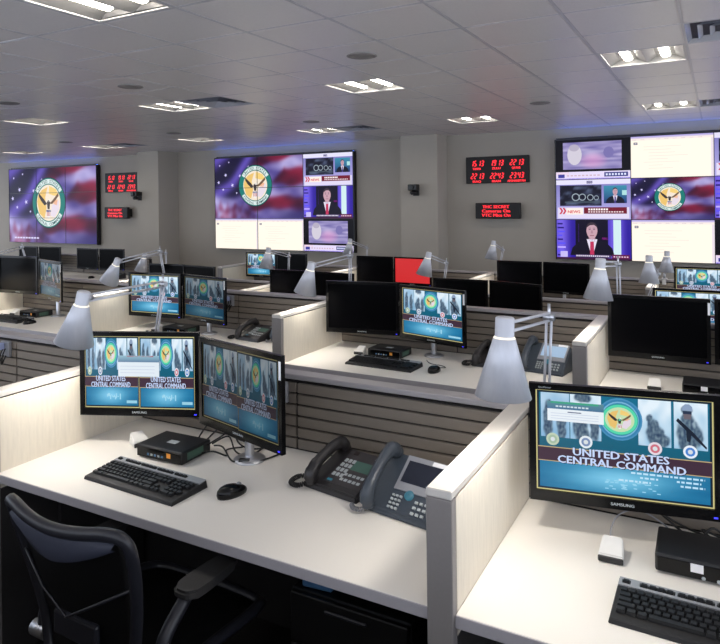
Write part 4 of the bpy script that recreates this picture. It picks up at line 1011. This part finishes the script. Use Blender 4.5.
# brackets with cable bundles hanging over the slatted partitions
def cable_bracket(r, k, label):
    xm = (xr(k + 1) + xr(k) - TH) / 2 - .075
    t = thing('cable_bracket', label, 'bracket', (xm, YB[r], LV[r] + PT - .03), 0, 'cable brackets')
    b = new_bm(); box(b, -.03, -.022, -.085, .04, -.001, -.002, .003); part('plate', b, 'phone_silver', t)
    b = new_bm(); box(b, -.022, -.05, -.045, .012, -.023, -.01, .004); part('clip', b, 'chair_pale', t)
    for q in range(3):
        b = new_bm(); x = -.015 + .02 * q; tube(b, [(x, -.03, -.04), (x + .008, -.05, -.07), (x - .01, -.045, -.10 - .01 * q), (x + .01, -.035, -.075)], .004, 6); part('cable', b, 'cable_black', t)
for r, k in ((0, 0), (0, 1), (1, 1), (1, 0)): cable_bracket(r, k, 'grey cable bracket on slatted partition, ' + where(r, k))
# cables behind the front monitors
zc = Z1 + .0065
def bundle(label, paths, plug=None):
    t = thing('cable_bundle', label, 'cables', (paths[0][0][0], paths[0][0][1], Z1), 0); o = Vector(t.location)
    for p in paths:
        b = new_bm(); tube(b, [Vector(q) - o for q in p], .0034, 6); part('cable', b, 'cable_black', t)
    if plug:
        b = new_bm(); box(b, -.022, -.012, .001, .022, .012, .018, .005, 2); part('plug', b, 'plastic_black', t, (plug[0] - o.x, plug[1] - o.y, 0), (0, 0, .4))
bundle('tangle of black cables behind the orange-emblem box on chair desk', [
    [(-1.80, 2.03, zc + .02), (-1.74, 2.06, zc + .05), (-1.68, 2.03, zc + .01), (-1.62, 2.04, zc), (-1.62, 2.13, zc)],
    [(-1.84, 2.03, zc + .02), (-1.80, 2.08, zc + .07), (-1.74, 2.09, zc + .08), (-1.70, 2.07, zc + .03), (-1.66, 2.10, zc), (-1.60, 2.15, zc)],
    [(-1.78, 2.02, zc + .02), (-1.71, 1.99, zc + .035), (-1.65, 1.97, zc), (-1.60, 1.985, zc), (-1.55, 2.02, zc), (-1.52, 2.12, zc)],
    [(-1.88, 2.03, zc + .02), (-1.87, 2.10, zc + .07), (-1.80, 2.14, zc + .02), (-1.72, 2.15, zc), (-1.66, 2.16, zc)],
    [(-1.79, 1.99, zc + .03), (-1.73, 2.01, zc + .07), (-1.69, 2.05, zc + .10), (-1.68, 2.09, zc + .05), (-1.70, 2.14, zc)],
    [(-1.79, 1.96, zc + .01), (-1.74, 1.97, zc + .02), (-1.70, 2.00, zc), (-1.74, 2.05, zc), (-1.70, 2.10, zc)]], (-1.60, 1.985))
bundle('black cables behind the white-sticker box', [
    [(-.10, 2.09, zc + .03), (-.16, 2.12, zc + .06), (-.10, 2.15, zc + .02), (.0, 2.14, zc), (.1, 2.1, zc)],
    [(-.05, 2.09, zc + .02), (-.02, 2.11, zc + .05), (.04, 2.13, zc), (.12, 2.09, zc), (.2, 2.1, zc)],
    [(-.02, 2.09, zc + .025), (-.05, 2.13, zc + .03), (.02, 2.16, zc), (.1, 2.16, zc), (.18, 2.15, zc)]])
# ------------------------------------------------------------------ office chair pushed to the front desk
def office_chair(x, y, z, rot, label, m_mesh='mesh_black', m_frame='chair_frame', m_foam='chair_foam'):
    t = thing('office_chair', label, 'chair', (x, y, z), rot)
    # back: hoop frame, mesh, lumbar bar, V brace
    yb = lambda zz: -.20 - .10 * ((zz - .5) / .4) ** 1.3 if zz > .5 else -.20 - .02 * (.5 - zz)
    hoop = [(-.16, .44), (-.19, .55), (-.225, .70), (-.243, .82), (-.238, .878), (-.20, .896), (-.10, .885), (0, .878), (.10, .885), (.20, .896), (.238, .878), (.243, .82), (.225, .70), (.19, .55), (.16, .44), (.07, .415), (-.07, .415)]
    def curve(xx): return -.05 * (1 - (xx / .25) ** 2)
    pts = [(hx, yb(hz) + curve(hx), hz) for hx, hz in hoop]
    b = new_bm(); tube(b, pts, .017, 10, 5, True); fr = part('back_frame', b, m_frame, t)
    b = new_bm(); nx, nzv = 14, 12; G = []
    for j in range(nzv + 1):
        zz = .425 + (.885 - .425) * j / nzv; half = .158 + .078 * min(1, (zz - .42) / .38)
        if zz > .86: half = .21
        G.append([b.verts.new((half * (2 * i / nx - 1), yb(zz) + curve(half * (2 * i / nx - 1)) * 1.0 + .004, zz)) for i in range(nx + 1)])
    for j in range(nzv):
        for i in range(nx): b.faces.new((G[j][i], G[j][i + 1], G[j + 1][i + 1], G[j + 1][i])).smooth = True
    bmesh.ops.solidify(b, geom=b.faces[:], thickness=.003); part('back_mesh', b, m_mesh, t)
    b = new_bm(); lo = [(-.235, .855), (-.16, .815), (0, .792), (.16, .80), (.235, .83)]; hi = [(-.235, .872), (0, .868), (.235, .868)]
    n = 16; row1, row2, row3 = [], [], []
    for i in range(n + 1):
        f = i / n; xx = -.212 + .424 * f; za = .792 + .06 * abs(2 * f - 1) ** 1.6; y = yb(.84) + curve(xx)
        row1.append(b.verts.new((xx, y - .012, za))); row2.append(b.verts.new((xx, y - .026, (za + .872) / 2))); row3.append(b.verts.new((xx, y - .012, .872)))
    for A, B in ((row1, row2), (row2, row3)):
        for i in range(n): b.faces.new((A[i], A[i + 1], B[i + 1], B[i])).smooth = True
    part('top_pad', b, m_foam, fr)
    b = new_bm(); tube(b, [(-.222, yb(.72) - .02, .735), (-.10, yb(.66) - .065, .67), (0, yb(.6) - .08, .615), (.10, yb(.66) - .065, .67), (.222, yb(.72) - .02, .735)], .0045, 8, 1); part('lumbar_brace', b, m_frame, t)
    b = new_bm(); box(b, -.09, yb(.56) - .065, .53, .09, yb(.56) - .045, .60, .008, 2); part('lumbar_pad', b, m_frame, t)
    b = new_bm(); tube(b, [(0, yb(.5) - .055, .47), (0, -.20, .40), (0, -.05, .36), (0, .05, .36)], .028, 10, 5); part('spine', b, m_frame, t)
    # seat
    b = new_bm(); P = [(-.23, -.17), (-.25, .05), (-.25, .20), (-.20, .27), (0, .285), (.20, .27), (.25, .20), (.25, .05), (.23, -.17), (.10, -.20), (-.10, -.20)]
    tube(b, [(px, py, .445 - .03 * max(0, (py - .18) / .1)) for px, py in P], .018, 8, 5, True); part('seat_frame', b, m_frame, t)
    b = new_bm(); S = smooth_path([(px, py, 0) for px, py in P], 4, True); c = b.verts.new((0, .04, .425)); ring = [b.verts.new((p.x, p.y, .447 - .03 * max(0, (p.y - .18) / .1))) for p in S]; mid = [b.verts.new((p.x * .55, .04 + (p.y - .04) * .55, .431)) for p in S]
    for i in range(len(S)):
        k = (i + 1) % len(S); b.faces.new((ring[i], ring[k], mid[k], mid[i])).smooth = True; b.faces.new((mid[i], mid[k], c)).smooth = True
    bmesh.ops.solidify(b, geom=b.faces[:], thickness=.004); part('seat_mesh', b, m_mesh, t)
    for s in (-1, 1):
        b = new_bm(); tube(b, [(s * .18, -.16, .42), (s * .232, -.20, .46), (s * .240, -.17, .56), (s * .240, -.09, .628)], .02, 10, 5); a = part('arm_post', b, m_frame, t)
        b = new_bm(); pp = []
        n = 28
        for q in range(n):
            an = 2 * PI * q / n; ca, sa = math.cos(an), math.sin(an); pp.append((s * .240 + .040 * math.copysign(abs(ca) ** .6, ca) * (1 - .18 * sa), .0 + (.115) * math.copysign(abs(sa) ** .7, sa)))
        rbox_prism(b, pp, .632, .658); bmesh.ops.bevel(b, geom=[e for e in b.edges if abs(e.verts[0].co.z - e.verts[1].co.z) < 1e-5], offset=.007, segments=2, affect='EDGES'); part('arm_pad', b, 'arm_pad', a)
        b = new_bm(); cyl(b, (s * .215, -.205, .455), (s * .272, -.205, .455), .024, 16); cyl(b, (s * .268, -.205, .455), (s * .282, -.205, .455), .012, 12); part('arm_knob', b, 'steel' if s < 0 else m_frame, a)
    b = new_bm(); box(b, -.09, -.08, .335, .09, .12, .395, .012, 2); part('tilt_box', b, m_frame, t)
    b = new_bm(); cyl(b, (0, .02, .10), (0, .02, .336), .028, 16); part('gas_column', b, 'plastic_black', t)
    b = new_bm(); lathe(b, [(.001, .125), (.045, .125), (.05, .075), (.001, .07)], 18, (0, .02, 0)); part('hub', b, m_frame, t)
    for q in range(5):
        a = PI / 2 + 2 * PI * q / 5; d = Vector((math.cos(a), math.sin(a), 0)); o = Vector((0, .02, 0))
        b = new_bm(); tube(b, [o + d * .03 + Vector((0, 0, .105)), o + d * .16 + Vector((0, 0, .095)), o + d * .30 + Vector((0, 0, .072))], .021, 8, 4); lg = part('base_leg', b, m_frame, t)
        b = new_bm(); side = Vector((-d.y, d.x, 0)); cc = o + d * .295 + Vector((0, 0, .028))
        for s in (-1, 1): cyl(b, cc + side * s * .008, cc + side * s * .026, .028, 14)
        cyl(b, cc - side * .008, cc + side * .008, .008, 8); cyl(b, cc + Vector((0, 0, 0)), cc + Vector((0, 0, .04)), .006, 8); part('caster', b, 'plastic_black', lg)
    return t
office_chair(-1.565, 1.475, 0, -.02, 'black mesh office chair with curved hoop back and padded arms')
office_chair(-8.95, 6.55, LV[3], .5, 'pale blue-grey office chair by the desk bank before all-flag wall', 'chair_pale', 'chair_pale', 'chair_pale')
# ------------------------------------------------------------------ below the front desk
t = thing('drawer_pedestal', 'black drawer pedestal under the front desk beside the mesh chair', 'cabinet', (-1.16, 1.66, 0))
b = new_bm(); box(b, 0, 0, .02, .40, .43, .56, .004); part('body', b, 'drawer_black', t)
for q, (za, zb) in enumerate(((.03, .26), (.265, .40), (.405, .555))):
    b = new_bm(); box(b, .004, -.016, za, .396, -.0005, zb, .003); d = part('drawer', b, 'drawer_black', t)
    b = new_bm(); box(b, .13, -.026, zb - .03, .27, -.0165, zb - .02, .003); part('handle', b, 'chair_frame', d)
for px, py in ((.03, .03), (.37, .03), (.03, .40), (.37, .40)):
    b = new_bm(); cyl(b, (px, py, 0), (px, py, .021), .015, 10); part('foot', b, 'plastic_black', t)
b = new_bm(); box(b, .02, -.0175, .33, .05, -.0165, .38); part('purple_label', b, 'led_purple', t)
b = new_bm(); box(b, 0, 0, 0, .10, .06, .022, .004); o = part('small_box', b, 'tag_blue', None, (-1.13, 1.67, .561), (0, 0, .1)); tag(o, 'small blue box lying on the black drawer pedestal', 'box')
b = new_bm(); box(b, 0, 0, 0, .16, .10, .075, .004); o = part('junction_box', b, 'box_green', None, (-2.02, 2.03, .501), (0, 0, 0)); tag(o, 'small dark green box on the rail under the front desk', 'box')
